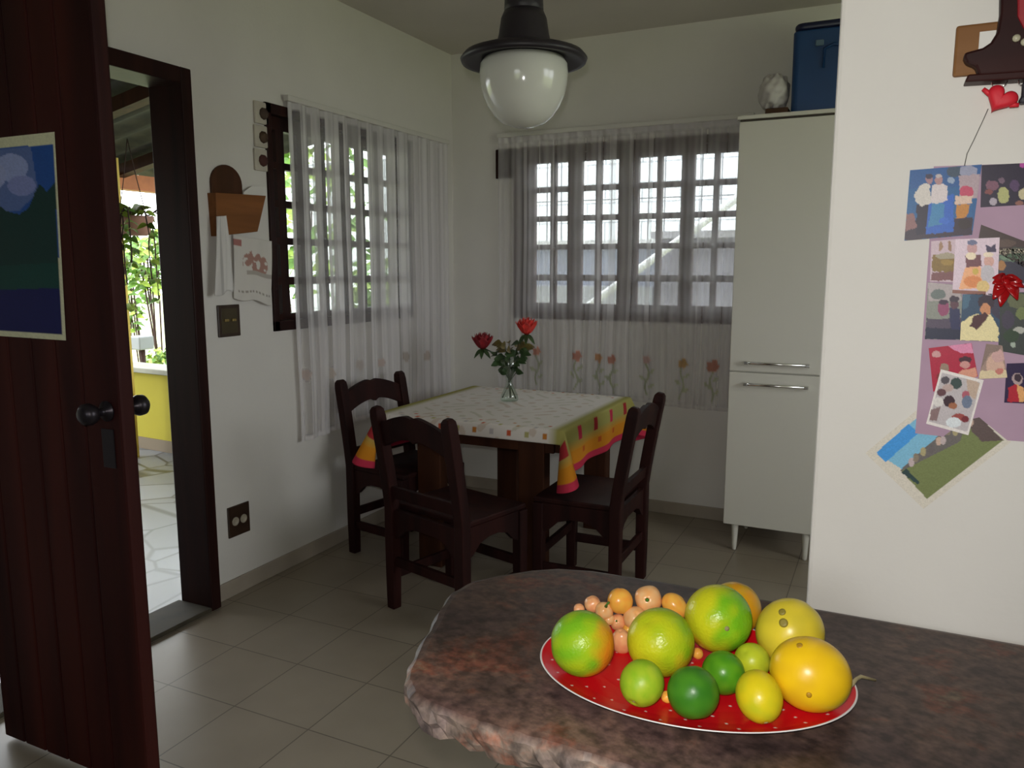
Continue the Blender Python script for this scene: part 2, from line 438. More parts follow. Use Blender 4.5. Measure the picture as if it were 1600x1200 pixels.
def picture(name, corners, pf, y, to3, label, cat, group=None, step=1.3, thick=.0008, noise=.10, parent=None, curl=0, rough=.4, spec=.2):
    """corners TL,TR,BR,BL as pixels of the flat thing; to3 turns a pixel into its point on the wall"""
    (ax, ay), (bx_, by_), (cx, cy), (dx, dy) = corners
    nu = max(8, int(max(math.hypot(bx_-ax, by_-ay), math.hypot(cx-dx, cy-dy))/step)); nv = max(8, int(max(math.hypot(dx-ax, dy-ay), math.hypot(cx-bx_, cy-by_))/step))
    rnd = random.Random(name+str(corners))
    def pp(u, v):
        return (ax*(1-u)*(1-v)+bx_*u*(1-v)+cx*u*v+dx*(1-u)*v, ay*(1-u)*(1-v)+by_*u*(1-v)+cy*u*v+dy*(1-u)*v)
    def fn(u, v):
        q = to3(*pp(u, v), y)
        if curl: q = q+Vector((0, -curl*(2*abs(v-.5))**2*abs(u-.3), 0))
        return q
    def cf(u, v):
        c = pf(*pp(u, v)); g = 1+rnd.uniform(-noise, noise)
        return (c[0]*g, c[1]*g, c[2]*g, 1)
    m = MB(); m.grid(fn, nu, nv, cf, smooth=False)
    o_ = m.build(name, vcol('print_%d' % int(rough*100), rough, spec), parent, solid=thick, fix=False)
    if parent is None: tag(o_, label, cat, group)
    return o_

# poster on the door
KD = .50
pst = paint((150, 150, 125), [
    ('p', [(-80, 238), (83, 225), (98, 522), (-80, 512)], (20, 55, 110)),
    ('p', [(-80, 240), (48, 228), (60, 300), (30, 330), (-80, 330)], (62, 78, 118)),
    ('e', 18, 262, 26, 22, (105, 115, 150)), ('e', 34, 290, 22, 16, (92, 100, 140)), ('e', -20, 275, 30, 25, (110, 118, 150)),
    ('p', [(-80, 318), (0, 322), (10, 330), (30, 335), (45, 325), (55, 300), (62, 288), (74, 300), (86, 285), (92, 420), (-80, 430)], (10, 36, 34)),
    ('p', [(-80, 420), (92, 410), (94, 460), (-80, 470)], (8, 44, 40)),
    ('p', [(-80, 455), (94, 450), (97, 522), (-80, 512)], (10, 14, 58))], KD)
picture('poster', [(-62, 222), (85, 206), (103, 532), (-58, 521)], pst, LY0-.0012, ony,
        'white-edged poster of blue sky, dark trees and water on the open door', 'poster', step=2.0, noise=.08)

# switch, outlet, things on the left wall
def plate(name, label, cat, y0, y1, z0, z1):
    t = thing(name, label, cat, (WX, (y0+y1)/2, z0))
    MB().box(WX, WX+.008, y0, y1, z0, z1).build('cover_plate', simple('plate_brown', (.035, .018, .010), .35, noise=(30, .3)), t, bevel=.003)
    return t
t = plate('light_switch', 'dark brown light switch plate with two brass toggles beside the doorway', 'switch', 2.372, 2.492, 1.113, 1.245)
MB().box(WX+.008, WX+.0095, 2.388, 2.476, 1.128, 1.23).build('inner_plate', simple('plate_olive', (.05, .036, .012), .4), t, bevel=.002)
for yy in (2.412, 2.452): MB().box(WX+.0095, WX+.017, yy-.011, yy+.011, 1.176, 1.187).build('toggle', BRASS, t, bevel=.002)
t = plate('wall_outlet', 'dark brown double socket plate low on the left wall by the floor', 'outlet', 2.368, 2.49, .255, .39)
for yy in (2.405, 2.452):
    m = MB(); M = Matrix.Translation((WX+.008, yy, .322)) @ Matrix.Rotation(PI/2, 4, 'Y')
    m.lathe([(.019, 0), (.019, .003), (.014, .004), (.013, .001), (.002, .001)], 20, M)
    m.build('socket', simple('socket_cream', (.36, .32, .24), .5), t)

# letter rack
t = thing('letter_rack', 'orange-brown wooden letter rack with an arched back on the left wall', 'rack', (WX, 2.45, 1.52))
arch = [(2.372, 1.56), (2.372, 1.72)] + [(2.455+.083*math.cos(a), 1.735+.075*math.sin(a)) for a in [PI-PI*i/14 for i in range(15)]] + [(2.538, 1.56)]
MB().prism([(y, z) for y, z in arch], .012, Matrix(((0, 1, 0, WX), (1, 0, 0, 0), (0, 0, 1, 0), (0, 0, 0, 1)))).build('back_board', wood('arch_wood', (.045, .018, .008), (.08, .03, .012)), t, bevel=.002)
pf_ = [onx(334, 301, WX+.035), onx(413, 306, WX+.035), onx(400, 362, WX+.025), onx(337, 369, WX+.025)]
m = MB(); th = Vector((.01, 0, 0))
m.add([p for p in pf_]+[p+th for p in pf_], [(0, 1, 2, 3), (7, 6, 5, 4), (0, 4, 5, 1), (1, 5, 6, 2), (2, 6, 7, 3), (3, 7, 4, 0)])
m.build('front_board', PINE, t, bevel=.002)
m = MB()
for a, bq in ((0, 3), (1, 2)):
    p, q = pf_[a], pf_[bq]
    i = Vector((0, .006 if a == 0 else -.006, 0))
    vs = [p, q, Vector((WX, q.y, q.z)), Vector((WX, p.y, p.z))]
    m.add(vs+[v+i for v in vs], [(0, 1, 2, 3), (7, 6, 5, 4), (0, 4, 5, 1), (1, 5, 6, 2), (2, 6, 7, 3), (3, 7, 4, 0)])
q0, q1 = pf_[3], pf_[2]
m.box(WX, q0.x, q0.y, q1.y, q1.z, q1.z+.01)
m.build('side_panels', PINE, t)
m = MB(); e = [onx(380, 300, WX+.02), onx(392, 291, WX+.02), onx(416, 292, WX+.02), onx(417, 312, WX+.022), onx(385, 345, WX+.018)]
m.add([p for p in e]+[p+Vector((.002, 0, 0)) for p in e], [(0, 1, 2, 3, 4), (9, 8, 7, 6, 5)]+[(i, (i+1) % 5, (i+1) % 5+5, i+5) for i in range(5)])
tag(m.build('folded_letter', WHITEPAPER), 'white folded letter sticking out of the wooden letter rack', 'letter')

# hanging cloths
import mathutils.noise as mn
def hang(name, outline_top, outline_bot, x, label, colf, n=20, puff=.02, thick=.002):
    (ax, ay), (bx_, by_) = outline_top; (dx, dy), (cx, cy) = outline_bot
    def fn(u, v):
        w = v
        px_ = (ax*(1-u)+bx_*u)*(1-w)+(dx*(1-u)+cx*u)*w; py_ = (ay*(1-u)+by_*u)*(1-w)+(dy*(1-u)+cy*u)*w
        q = onx(px_, py_, x); q = q+Vector((puff*math.sin(PI*u)*(.6+.4*v)+.003*math.sin(13*u+4*v), 0, -.006*math.sin(9*u)*v)); return q
    m = MB(); m.grid(fn, n*2, n*2, colf)
    return tag(m.build(name, vcol('cloth_paint', .9, .1), None, solid=thick, fix=False), label, 'towel')
def cwhite(u, v):
    g = .70 if (u < .25 or u > .33) else .5
    return (g, g*.97, g*.93, 1)
hang('dish_towel', ((338, 338), (353, 337)), ((336, 462), (366, 452)), WX+.046, 'plain white dish towel hanging narrowly below the letter rack', cwhite, puff=.014)
rt = random.Random(4)
def cprint(u, v):
    c = [.66, .63, .58]
    if ((u-.55)/.33)**2+((v-.40)/.20)**2 < 1 and mn.noise(Vector((u*9, v*11, 1))) > -.12: c = [.40, .23, .19]
    if .84 < v < .88 and .1 < u < .95 and math.sin(70*u) > -.2: c = [.34, .31, .27]
    if u < .2 and abs(v-.1) < .05: c = [.4, .18, .16]
    if .52 < v < .60 and u > .3: c = [.42, .38, .34]
    return (*c, 1)
hang('dish_towel', ((364, 367), (424, 377)), ((366, 466), (424, 476)), WX+.012, 'pale dish towel printed with a faded red house picture beside the left window', cprint, 30, puff=.012)
# painted strip
t = thing('wall_ornament', 'cream ornament strip with three dark painted flowers at the left window corner', 'ornament', (WX, 2.66, 1.81))
yl, yr = 2.632, 2.712
for i in range(3):
    z1_ = 2.095-i*.098
    MB().box(WX, WX+.012, yl-.006*i, yr-.009*i, z1_-.092, z1_).build('tile', simple('ornament_cream', (.50, .46, .38), .6, noise=(15, .12)), t, bevel=.004)
    m = MB(); M = Matrix.Translation((WX+.012, yl+.050-.008*i, z1_-.048)) @ Matrix.Rotation(PI/2, 4, 'Y')
    m.lathe([(.026, 0), (.024, .006), (.013, .011), (.002, .012)], 9, M)
    m.build('flower', simple('ornament_flower%d' % i, [(.06, .035, .022), (.06, .03, .012), (.07, .018, .014)][i], .7), t)

# ------------------------------------------------------------------ pendant lamp
lx, ly = -1.005, 2.167
t = thing('pendant_lamp', 'dark bell-shaped pendant lamp with a white glass globe hanging from ceiling', 'lamp', (lx, ly, CZ))
T = Matrix.Translation((lx, ly, 0))
MB().lathe([(.09, CZ), (.088, CZ-.02), (.05, CZ-.05)], 28, T).build('ceiling_canopy', LAMPMETAL, t)
MB().lathe([(.045, CZ-.04), (.05, 2.3), (.056, 2.14), (.057, 2.115)], 28, T).build('stem', LAMPMETAL, t)
MB().lathe([(.057, 2.125), (.066, 2.105), (.073, 2.06), (.080, 2.035), (.086, 2.02)], 32, T).build('collar', LAMPMETAL, t)
MB().lathe([(.080, 2.032), (.13, 2.022), (.172, 2.008), (.184, 1.994), (.180, 1.984), (.165, 1.984), (.128, 1.994), (.08, 1.998)], 48, T).build('brim', LAMPMETAL, t)
MB().lathe([(.118, 1.993), (.127, 1.978), (.1285, 1.955), (.126, 1.925), (.118, 1.892), (.104, 1.862), (.085, 1.836), (.06, 1.816), (.03, 1.806), (.002, 1.803)], 48, T).build('globe', OPAL, t)

# ------------------------------------------------------------------ cabinet
cx0, cx1, cy0, cy1 = -.688, -.245, 3.85, 4.29
t = thing('pantry_cabinet', 'tall off-white pantry cabinet with two doors on tapered legs by back wall', 'cabinet', ((cx0+cx1)/2, cy0, 0))
MB().box(cx0, cx1, cy0+.02, cy1, .135, 2.066).build('body', CABMAT, t, bevel=.003)
MB().box(cx0-.008, cx1+.008, cy0-.002, cy1, 2.072, 2.09).build('top_panel', CABMAT, t, bevel=.003)
MB().box(cx0+.004, cx1-.004, cy0+.006, cy1, 2.064, 2.074).build('top_gap', simple('gap_dark', (.04, .03, .02), .8), t)
for z0_, z1_, hz in ((.905, 2.062, .948), (.137, .899, .845)):
    d = MB().box(cx0+.002, cx1-.002, cy0, cy0+.019, z0_, z1_).build('door', CABMAT, t, bevel=.003)
    m = MB(); m.sweep([(-.60, cy0-.022, hz), (-.335, cy0-.022, hz)], .0075, 12)
    m.build('handle', CHROME, d)
    for hx in (-.605, -.33): MB().box(hx-.01, hx+.01, cy0-.03, cy0, hz-.008, hz+.008).build('handle_post', CHROME, d, bevel=.003)
for lx_ in (cx0+.055, cx1-.055):
    for ly_ in (cy0+.03, cy1-.05):
        MB().lathe([(.008, 0), (.010, .004), (.012, .03), (.0175, .13), (.0175, .137)], 16, Matrix.Translation((lx_, ly_, 0))).build('leg', CABMAT, t)
# things on top
t = thing('cooler_box', 'blue plastic cooler box standing on top of the pantry cabinet', 'cooler', (-.29, 4.04, 2.09))
BLUE = simple('cooler_blue', (.006, .045, .15), .4, noise=(6, .1))
NAVY = simple('cooler_navy', (.008, .012, .045), .4)
m = MB()
def rbox(m, x0, x1, y0, y1, z0, z1, r, taper=0):
    pts = []
    for i in range(24):
        a = 2*PI*i/24; sx = 1 if math.cos(a) > 0 else -1; sy = 1 if math.sin(a) > 0 else -1
        pts.append(((x1-r if sx > 0 else x0+r)+r*math.cos(a), (y1-r if sy > 0 else y0+r)+r*math.sin(a)))
    cx_, cy_ = (x0+x1)/2, (y0+y1)/2
    vs = [Vector((cx_+(x-cx_)*(1-taper), cy_+(y-cy_)*(1-taper), z0)) for x, y in pts]+[Vector((x, y, z1)) for x, y in pts]
    m.add(vs, [tuple(range(24))[::-1], tuple(range(24, 48))]+[(i, (i+1) % 24, (i+1) % 24+24, i+24) for i in range(24)])
rbox(m, -.478, -.232, 3.92, 4.18, 2.09, 2.452, .03, .02); m.build('body', BLUE, t, bevel=.008)
m = MB(); rbox(m, -.474, -.236, 3.924, 4.176, 2.453, 2.487, .04, -.01); m.build('lid', NAVY, t, bevel=.014, seg=3)
MB().box(-.38, -.345, 3.905, 3.925, 2.375, 2.40).build('highlight_block', simple('highlight_blue', (.10, .16, .22), .4), t, bevel=.004)  # pale block whose colour stands in for a small highlight on the cooler
m = MB(); m.sweep([(-.342, 3.921, 2.28), (-.34, 3.905, 2.36), (-.30, 3.902, 2.375), (-.26, 3.905, 2.36), (-.258, 3.921, 2.28)], .007, 8); m.build('handle', BLUE, t)
BOX = wood('small_box_wood', (.05, .025, .012), (.085, .04, .02), axis='X')
tag(MB().box(-.585, -.485, 3.92, 4.05, 2.09, 2.125).build('wooden_box', BOX, bevel=.003), 'low brown wooden box on the pantry cabinet under a pale bag', 'box')
def bag(u, v):
    a = 2*PI*u; p = PI*v
    r = 1+.05*math.sin(5*a+3*p)+.035*math.sin(9*a-7*p)+.025*math.sin(13*p+2*a)
    return Vector((-.559+.068*r*math.sin(p)**.6*math.cos(a), 4.0+.08*r*math.sin(p)**.6*math.sin(a), 2.207-.078*r*math.cos(p)))
m = MB(); m.grid(bag, 48, 30)
tag(m.build('plastic_bag', simple('pale_plastic', (.50, .47, .45), .5, bump=(18, .3, .006))), 'crumpled pale plastic bag on the low wooden box beside the blue cooler', 'bag')

# ------------------------------------------------------------------ table, cloth, chairs
TX0, TX1, TY0, TY1, TZ = -2.14, -1.215, 3.01, 3.945, .716
t = thing('dining_table', 'square dark wooden dining table under a patterned cloth', 'table', ((TX0+TX1)/2, (TY0+TY1)/2, 0))
MB().box(TX0, TX1, TY0, TY1, TZ-.03, TZ).build('tabletop', TABLEWOOD, t, bevel=.004)
m = MB()
m.box(TX0+.05, TX1-.05, TY0+.03, TY0+.055, TZ-.11, TZ-.03); m.box(TX0+.05, TX1-.05, TY1-.055, TY1-.03, TZ-.11, TZ-.03)
m.box(TX0+.03, TX0+.055, TY0+.05, TY1-.05, TZ-.11, TZ-.03); m.box(TX1-.055, TX1-.03, TY0+.05, TY1-.05, TZ-.11, TZ-.03)
m.build('apron', TABLEWOOD, t, bevel=.002)
for sx in (0, 1):
    for sy in (0, 1):
        x_ = TX1-.215 if sx else TX0+.19; y_ = TY1-.09 if sy else TY0+.02
        MB().box(x_, x_+.125, y_, y_+.07, 0, TZ-.03).build('leg', TABLEWOOD, t, bevel=.006)

# cloth: pale centre, coloured bands at the two ends
OU, OV = .20, .065
cxm, cym = (TX0+TX1)/2, (TY0+TY1)/2; hx, hy = (TX1-TX0)/2, (TY1-TY0)/2
def cloth_pos(u, v):
    U = (u*2-1)*(hx+OU); V = (v*2-1)*(hy+OV)
    du = max(0, abs(U)-hx); dv = max(0, abs(V)-hy); su = 1 if U > 0 else -1; sv = 1 if V > 0 else -1
    x = cxm+max(-hx, min(hx, U)); y = cym+max(-hy, min(hy, V)); z = TZ+.004
    d = du+dv
    if d > 0:
        ang = math.atan2(dv, du) if (du > 0 or dv > 0) else 0
        if du > 0 and dv > 0: ang = PI/2*min(1, dv/OV)
        out = .008+.010*(1-math.exp(-d/.02))
        w = .012*math.sin(V*17+1)*du/OU if dv == 0 else 0
        flare = (.10*math.sin(PI*min(1, dv/OV))*(du/OU) + .035*dv/OV*du/OU if (du > 0 and dv > 0) else 0)
        x += su*((out+flare)*math.cos(ang)+w) if du > 0 else 0
        y += sv*((out+flare)*math.sin(ang)) if dv > 0 else 0
        z -= d*.985
        z += .004
        if d < .012: z = TZ+.004-d*.5
    return Vector((x, y, z))
CK = .30
CRE, YEL, ORA, PNK, RED = (.74, .69, .64), (.36, .33, .10), (.62, .22, .015), (.52, .035, .075), (.36, .03, .035)
rc = random.Random(11); sq = {}
def cloth_col(u, v):
    U = (u*2-1)*(hx+OU); V = (v*2-1)*(hy+OV)
    e = hx+OU-abs(U); ev = hy+OV-abs(V)
    def mixc(a, b_, t_): t_ = max(0, min(1, t_)); return tuple(a[i]*(1-t_)+b_[i]*t_ for i in range(3))
    if e < .03: c = PNK
    elif e < .09: c = mixc(ORA, (.60, .24, .02), (e-.03)/.06)
    elif e < .215: c = mixc((.60, .27, .03), YEL, (e-.09)/.05)
    elif e < .26: c = mixc(YEL, CRE, (e-.215)/.045)
    else: c = CRE
    # squares
    k = int((V+1)/.105); fv = (V+1) % .105
    k2 = int((V+1.02)/.215); fv2 = (V+1.02) % .215
    if .125 < e < .185 and .05 < fv2 < .095: c = PNK if k2 % 2 else RED
    if .06 < e < .085 and .10 < fv2 < .135: c = (.5, .10, .02)
    if e > .26:
        for row, (ee, size, off_) in enumerate(((.030, .022, 0), (.070, .018, .045), (.115, .018, .0))):
            if abs(ev-ee) < size/2:
                ku = int((U+off_+2)/.085); fu = (U+off_+2) % .085
                if fu < size: c = [(.52, .20, .04), (.46, .42, .17), (.56, .10, .04), (.50, .46, .46)][(ku*7+row*3) % 4]
        # faint leafy pattern on the middle
        q = math.sin(U*38+2*math.sin(V*21))*math.sin(V*33+2*math.sin(U*17))
        if q > .72: c = mixc(c, (.56, .44, .34), .6)
        elif q < -.78: c = mixc(c, (.48, .46, .33), .5)
    return (*c, 1)
m = MB(); m.grid(cloth_pos, 266, 214, cloth_col)
tag(m.build('tablecloth', vcol('cloth_paint', .9, .1), None, solid=.002, fix=False),
    'pale tablecloth with yellow, orange and pink ends draped over the dining table', 'tablecloth')

# vase of roses
vp = onz(796, 626, TZ+.006); vp.z = TZ+.0075
t = thing('glass_vase', 'clear waisted glass vase standing on the dining table', 'vase', vp)
T = Matrix.Translation(vp)
pr = [(.042, .0), (.046, .006), (.042, .03), (.026, .065), (.014, .092), (.020, .125), (.038, .17), (.055, .215)]
inn = [(r-.003, z) for r, z in pr[::-1][:-1]]
VG = glassy('vase_glass', (.86, .93, .88), .16)
MB().lathe(pr, 28, T).build('body', VG, t)
STEM = simple('rose_stem', (.02, .05, .018), .6)
LEAF = simple('rose_leaf', (.035, .07, .02), .5, noise=(30, .5))
LEAF2 = simple('olive_leaf', (.13, .10, .025), .5, noise=(30, .4))
ROSE1 = simple('dark_red_petal', (.24, .008, .014), .6, noise=(40, .3))
ROSE2 = simple('bright_red_petal', (.62, .035, .025), .6, noise=(40, .3))
def leafmesh(m, base, d, L, w):
    d = Vector(d).normalized(); s_ = d.cross(Vector((.2, -.7, .5))).normalized(); n_ = s_.cross(d)
    vs = []; fs = []
    for i in range(6):
        t_ = i/5; ww = w*math.sin(PI*(t_*.92+.04))
        c = base+d*L*t_-Vector((0, 0, L*.5*t_*t_))
        vs += [c-s_*ww+n_*ww*.3, c, c+s_*ww+n_*ww*.3]
    for i in range(5):
        for k in range(2): fs.append((i*3+k, i*3+k+1, i*3+k+4, i*3+k+3))
    m.add(vs, fs, smooth=True)
def rose(name, head, r, petal, label, lean):
    """one stem with its flower: head is the flower centre; stem passes the vase neck"""
    neck = vp+Vector((lean*.3, 0, .095)); foot = vp+Vector((-lean*3.2, -.004, .012))
    th_ = thing(name, label, 'flower', foot)
    m = MB(); mid = (neck+head)/2+Vector((0, 0, .04))
    m.sweep([foot, neck, neck+(mid-neck)*.6, mid, head-Vector((0, 0, r*.6))], .0032, 6); m.build('stem', STEM, th_)
    m = MB(); rr = random.Random(name+label)
    for ring, (cnt, rad, tilt) in enumerate(((4, .35, .15), (5, .6, .4), (6, .85, .75), (7, 1.0, 1.15))):
        for k in range(cnt):
            a = 2*PI*(k+.3*ring)/cnt+rr.uniform(-.2, .2)
            def pf2(u, v, a=a, rad=rad, tilt=tilt):
                w_ = (u-.5)*1.25*(math.sin(PI*(v*.8+.1)))
                ro = r*(.16+rad*math.sin(tilt*.85)*v**.6*.9+.2*rad*v)
                return head+Vector((ro*math.cos(a+w_), ro*math.sin(a+w_), -r*.75+r*1.65*v*math.cos(tilt*.62)+r*.12*math.sin(7*u+a)*v))
            m.grid(pf2, 6, 6)
    m.build('blossom', petal, th_, solid=.0015, fix=False)
    m = MB()
    for k in range(5): leafmesh(m, head-Vector((0, 0, r*.75)), (math.cos(k*1.26), math.sin(k*1.26), -.5), r*1.0, r*.22)
    m.build('sepals', LEAF, th_, fix=False)
    m = MB()
    for k in range(5):
        b_ = neck+(mid-neck)*(.55+.13*k); a = k*2.4+len(label)
        leafmesh(m, b_, (math.cos(a), math.sin(a), .35), .06, .022)
    m.build('leaves', LEAF, th_, fix=False)
hd1 = ony(754, 534, vp.y-.02); hd2 = ony(823, 511, vp.y)
rose('rose', hd1, .050, ROSE1, 'dark crimson rose leaning left out of the glass vase', .012)
rose('rose', hd2, .050, ROSE2, 'bright red open rose on the right side of the glass vase', -.012)
fo = thing('foliage_spray', 'tuft of green and olive leaves between the two roses in the vase', 'foliage', vp+Vector((0, .012, .012)))
m = MB(); ms = MB(); m2 = MB(); rr = random.Random(2)
for k in range(64):
    a = rr.uniform(0, 6.28); h_ = rr.uniform(.14, .29); ro = .01+.075*((h_-.10)/.2)*rr.uniform(.4, 1)
    b_ = vp+Vector((ro*math.cos(a)+.01, .012+ro*math.sin(a)*.7, h_))
    if k % 4 == 0: ms.sweep([vp+Vector((.003*math.cos(a), .012+.003*math.sin(a), .012)), vp+Vector((.002*math.cos(a), .004, .1)), b_], .0018, 5)
    leafmesh(m2 if (h_ > .25) else m, b_, (math.cos(a), math.sin(a)*.8, .5), rr.uniform(.035, .06), rr.uniform(.014, .024))
m.build('green_leaves', LEAF, fo, fix=False); m2.build('olive_leaves', LEAF2, fo, fix=False); ms.build('stems', STEM, fo)

# chairs -------------------------------------------------------------
CW, CD, CH = .40, .335, .862
def arc_top(tt): return .050*(1-abs(tt)**1.7) - .010*math.exp(-(tt/.10)**2)
def arc_bot(tt): return .050*(1-abs(tt)**1.9) - .014*math.exp(-(tt/.08)**2)
def make_chair():
    t = thing('dining_chair', 'x', 'chair')
    hw = CW/2; yb = -CD/2; yf = CD/2
    def rk(z): return yb-(0 if z < .44 else .07*((z-.44)/.42)**1.15)
    for s in (-1, 1):
        zs = [0, .15, .30, .44, .52, .60, .68, .76, .82, .845, .858]
        rad = [.021, .023, .0235, .0235, .0235, .0235, .0235, .0235, .0235, .021, .013]
        m = MB(); m.sweep([(s*hw, rk(z), z) for z in zs], rad, square=True, up=Vector((0, 1, 0)))
        m.build('leg', CHAIRWOOD, t, world=False, bevel=.004)
        m = MB(); m.sweep([(s*hw, yf, z) for z in (0, .2, .425)], [.020, .022, .023], square=True, up=Vector((0, 1, 0)))
        m.build('leg', CHAIRWOOD, t, world=False, bevel=.004)
    n = 28; w = hw-.018
    def rail(zb, zt, ft, fb, th, name):
        m = MB(); vs = []; fs = []
        for i in range(n+1):
            tt = -1+2*i/n; x = tt*w
            for z in (zb+fb(tt), zt+ft(tt)):
                y = rk(z)
                vs += [Vector((x, y-th/2, z)), Vector((x, y+th/2, z))]
        for i in range(n):
            a = i*4; b_ = a+4
            fs += [(a, a+2, b_+2, b_), (a+1, b_+1, b_+3, a+3), (a+2, a+3, b_+3, b_+2), (a, b_, b_+1, a+1)]
        fs += [(0, 1, 3, 2), (n*4, n*4+2, n*4+3, n*4+1)]
        m.add(vs, fs); m.build(name, CHAIRWOOD, t, world=False, bevel=.003)
    rail(.695, .792, arc_top, arc_bot, .026, 'crest_rail')
    rail(.475, .525, lambda q: 0, lambda q: 0, .022, 'back_rail')
    m = MB(); m.box(-hw-.012, hw+.012, yb+.02, yf+.024, .425, .448); m.build('seat', CHAIRWOOD, t, world=False, bevel=.006)
    m = MB()
    def apron(p0, p1):
        p0, p1 = Vector(p0), Vector(p1); d = (p1-p0); L = d.length; d.normalize(); nn = Vector((-d.y, d.x, 0))*.010
        pts = [(0, .425), (0, .30), (.03, .312), (.07, .35), (.12, .365), (L-.12, .365), (L-.07, .35), (L-.03, .312), (L, .30), (L, .425)]
        k = len(pts); vs = [p0+d*a+nn+Vector((0, 0, z)) for a, z in pts]+[p0+d*a-nn+Vector((0, 0, z)) for a, z in pts]
        m.add(vs, [tuple(range(k)), tuple(range(2*k-1, k-1, -1))]+[(i, i+k, (i+1) % k+k, (i+1) % k) for i in range(k)])
    i_ = .018
    apron((-hw+i_, yf, 0), (hw-i_, yf, 0)); apron((-hw+i_, yb, 0), (hw-i_, yb, 0))
    apron((-hw, yb+i_, 0), (-hw, yf-i_, 0)); apron((hw, yb+i_, 0), (hw, yf-i_, 0))
    m.build('apron', CHAIRWOOD, t, world=False)
    for nm, a in (('stretcher', (-hw, hw, yb-.010, yb+.010, .185, .225)), ('stretcher', (-hw, hw, yf-.010, yf+.010, .185, .225)),
                  ('stretcher', (-hw-.010, -hw+.010, yb, yf, .125, .165)), ('stretcher', (hw-.010, hw+.010, yb, yf, .125, .165))):
        MB().box(*a).build(nm, CHAIRWOOD, t, world=False, bevel=.003)
    return t
def copy_tree(o, parent=None):
    c = o.copy(); COL.objects.link(c); c.parent = parent
    for ch in [q for q in bpy.data.objects if q.parent == o]: copy_tree(ch, c)
    return c
def chair_from_back(lp, rp):
    """lp, rp: floor points of the left and right back posts as seen from behind"""
    lp, rp = Vector(lp), Vector(rp); d = (rp-lp).normalized(); f_ = Vector((-d.y, d.x, 0))
    c = (lp+rp)/2+f_*CD/2
    return c, math.atan2(d.y, d.x)
chairs = [(((-1.775, 2.575, 0), (-1.405, 2.475, 0)), 'dark wooden chair nearest the counter with its back to the camera'),
          (((-2.245, 3.43, 0), (-2.325, 3.02, 0)), 'dark wooden chair between the left wall and the table'),
          (((-.945, 2.925, 0), (-.952, 3.335, 0)), 'dark wooden chair right of the table seen from the side')]
proto = make_chair()
for i, ((a, b_), lab) in enumerate(chairs):
    o = proto if i == 0 else copy_tree(proto)
    c, rz = chair_from_back(a, b_)
    o.location = (c.x, c.y, 0); o.rotation_euler = (0, 0, rz)
    tag(o, lab, 'chair', 'dark chairs around the dining table')

# ------------------------------------------------------------------ counter
CT = .90
outline = [(-.300, 1.192), (-.42, 1.188), (-.478, 1.172), (-.515, 1.145), (-.560, 1.095), (-.583, 1.060), (-.590, 1.01), (-.577, .95), (-.562, .91), (-.545, .85), (-.524, .795), (-.508, .758), (-.485, .735), (-.45, .722), (-.40, .715), (-.268, .712), (0, .705)]
pts = [Vector((1.6, 1.192, 0)), Vector((.8, 1.192, 0)), Vector((.2, 1.192, 0))] + [Vector((x, y, 0)) for x, y in outline] + [Vector((.6, .70, 0)), Vector((1.6, .70, 0))]
dense = []
for i in range(len(pts)-1):
    k = max(1, int((pts[i+1]-pts[i]).length/.008)) if i >= 2 and i < len(pts)-2 else 12
    for j in range(k): dense.append(pts[i].lerp(pts[i+1], j/k))
dense.append(pts[-1])
m, nt, b, o = newmat('granite')
tc = nt.nodes.new('ShaderNodeTexCoord'); mp = nt.nodes.new('ShaderNodeMapping'); mp.inputs['Scale'].default_value = (1, 1.15, 1); mp.inputs['Rotation'].default_value = (0, 0, .5)
nt.links.new(tc.outputs['Object'], mp.inputs[0])
n1 = nt.nodes.new('ShaderNodeTexNoise'); n1.inputs['Scale'].default_value = 7; n1.inputs['Detail'].default_value = 9; n1.inputs['Roughness'].default_value = .68; n1.inputs['Distortion'].default_value = .35
r1 = nt.nodes.new('ShaderNodeValToRGB'); cr = r1.color_ramp
cr.elements[0].position = .30; cr.elements[0].color = (0.0272, 0.0176, 0.0187, 1); cr.elements[1].position = .78; cr.elements[1].color = (0.1615, 0.1160, 0.0819, 1)
for p_, c_ in ((.44, (0.0612, 0.0384, 0.0359, 1)), (.55, (0.0833, 0.0528, 0.0437, 1)), (.62, (0.1148, 0.0416, 0.0281, 1)), (.67, (0.1105, 0.0784, 0.0546, 1))):
    e = cr.elements.new(p_); e.color = c_
n2 = nt.nodes.new('ShaderNodeTexNoise'); n2.inputs['Scale'].default_value = 75; n2.inputs['Detail'].default_value = 4
r2 = nt.nodes.new('ShaderNodeValToRGB'); r2.color_ramp.elements[0].position = .35; r2.color_ramp.elements[0].color = (.55, .55, .55, 1); r2.color_ramp.elements[1].position = .7; r2.color_ramp.elements[1].color = (1.5, 1.45, 1.4, 1)
mx = nt.nodes.new('ShaderNodeMix'); mx.data_type = 'RGBA'; mx.blend_type = 'MULTIPLY'; mx.inputs[0].default_value = 1
nt.links.new(mp.outputs[0], n1.inputs['Vector']); nt.links.new(mp.outputs[0], n2.inputs['Vector'])
nt.links.new(n1.outputs[0], r1.inputs[0]); nt.links.new(n2.outputs[0], r2.inputs[0])
nt.links.new(r1.outputs[0], mx.inputs[6]); nt.links.new(r2.outputs[0], mx.inputs[7])
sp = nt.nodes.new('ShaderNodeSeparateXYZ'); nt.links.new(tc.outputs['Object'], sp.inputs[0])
n3 = nt.nodes.new('ShaderNodeTexNoise'); n3.inputs['Scale'].default_value = 6; n3.inputs['Detail'].default_value = 6; nt.links.new(tc.outputs['Object'], n3.inputs['Vector'])
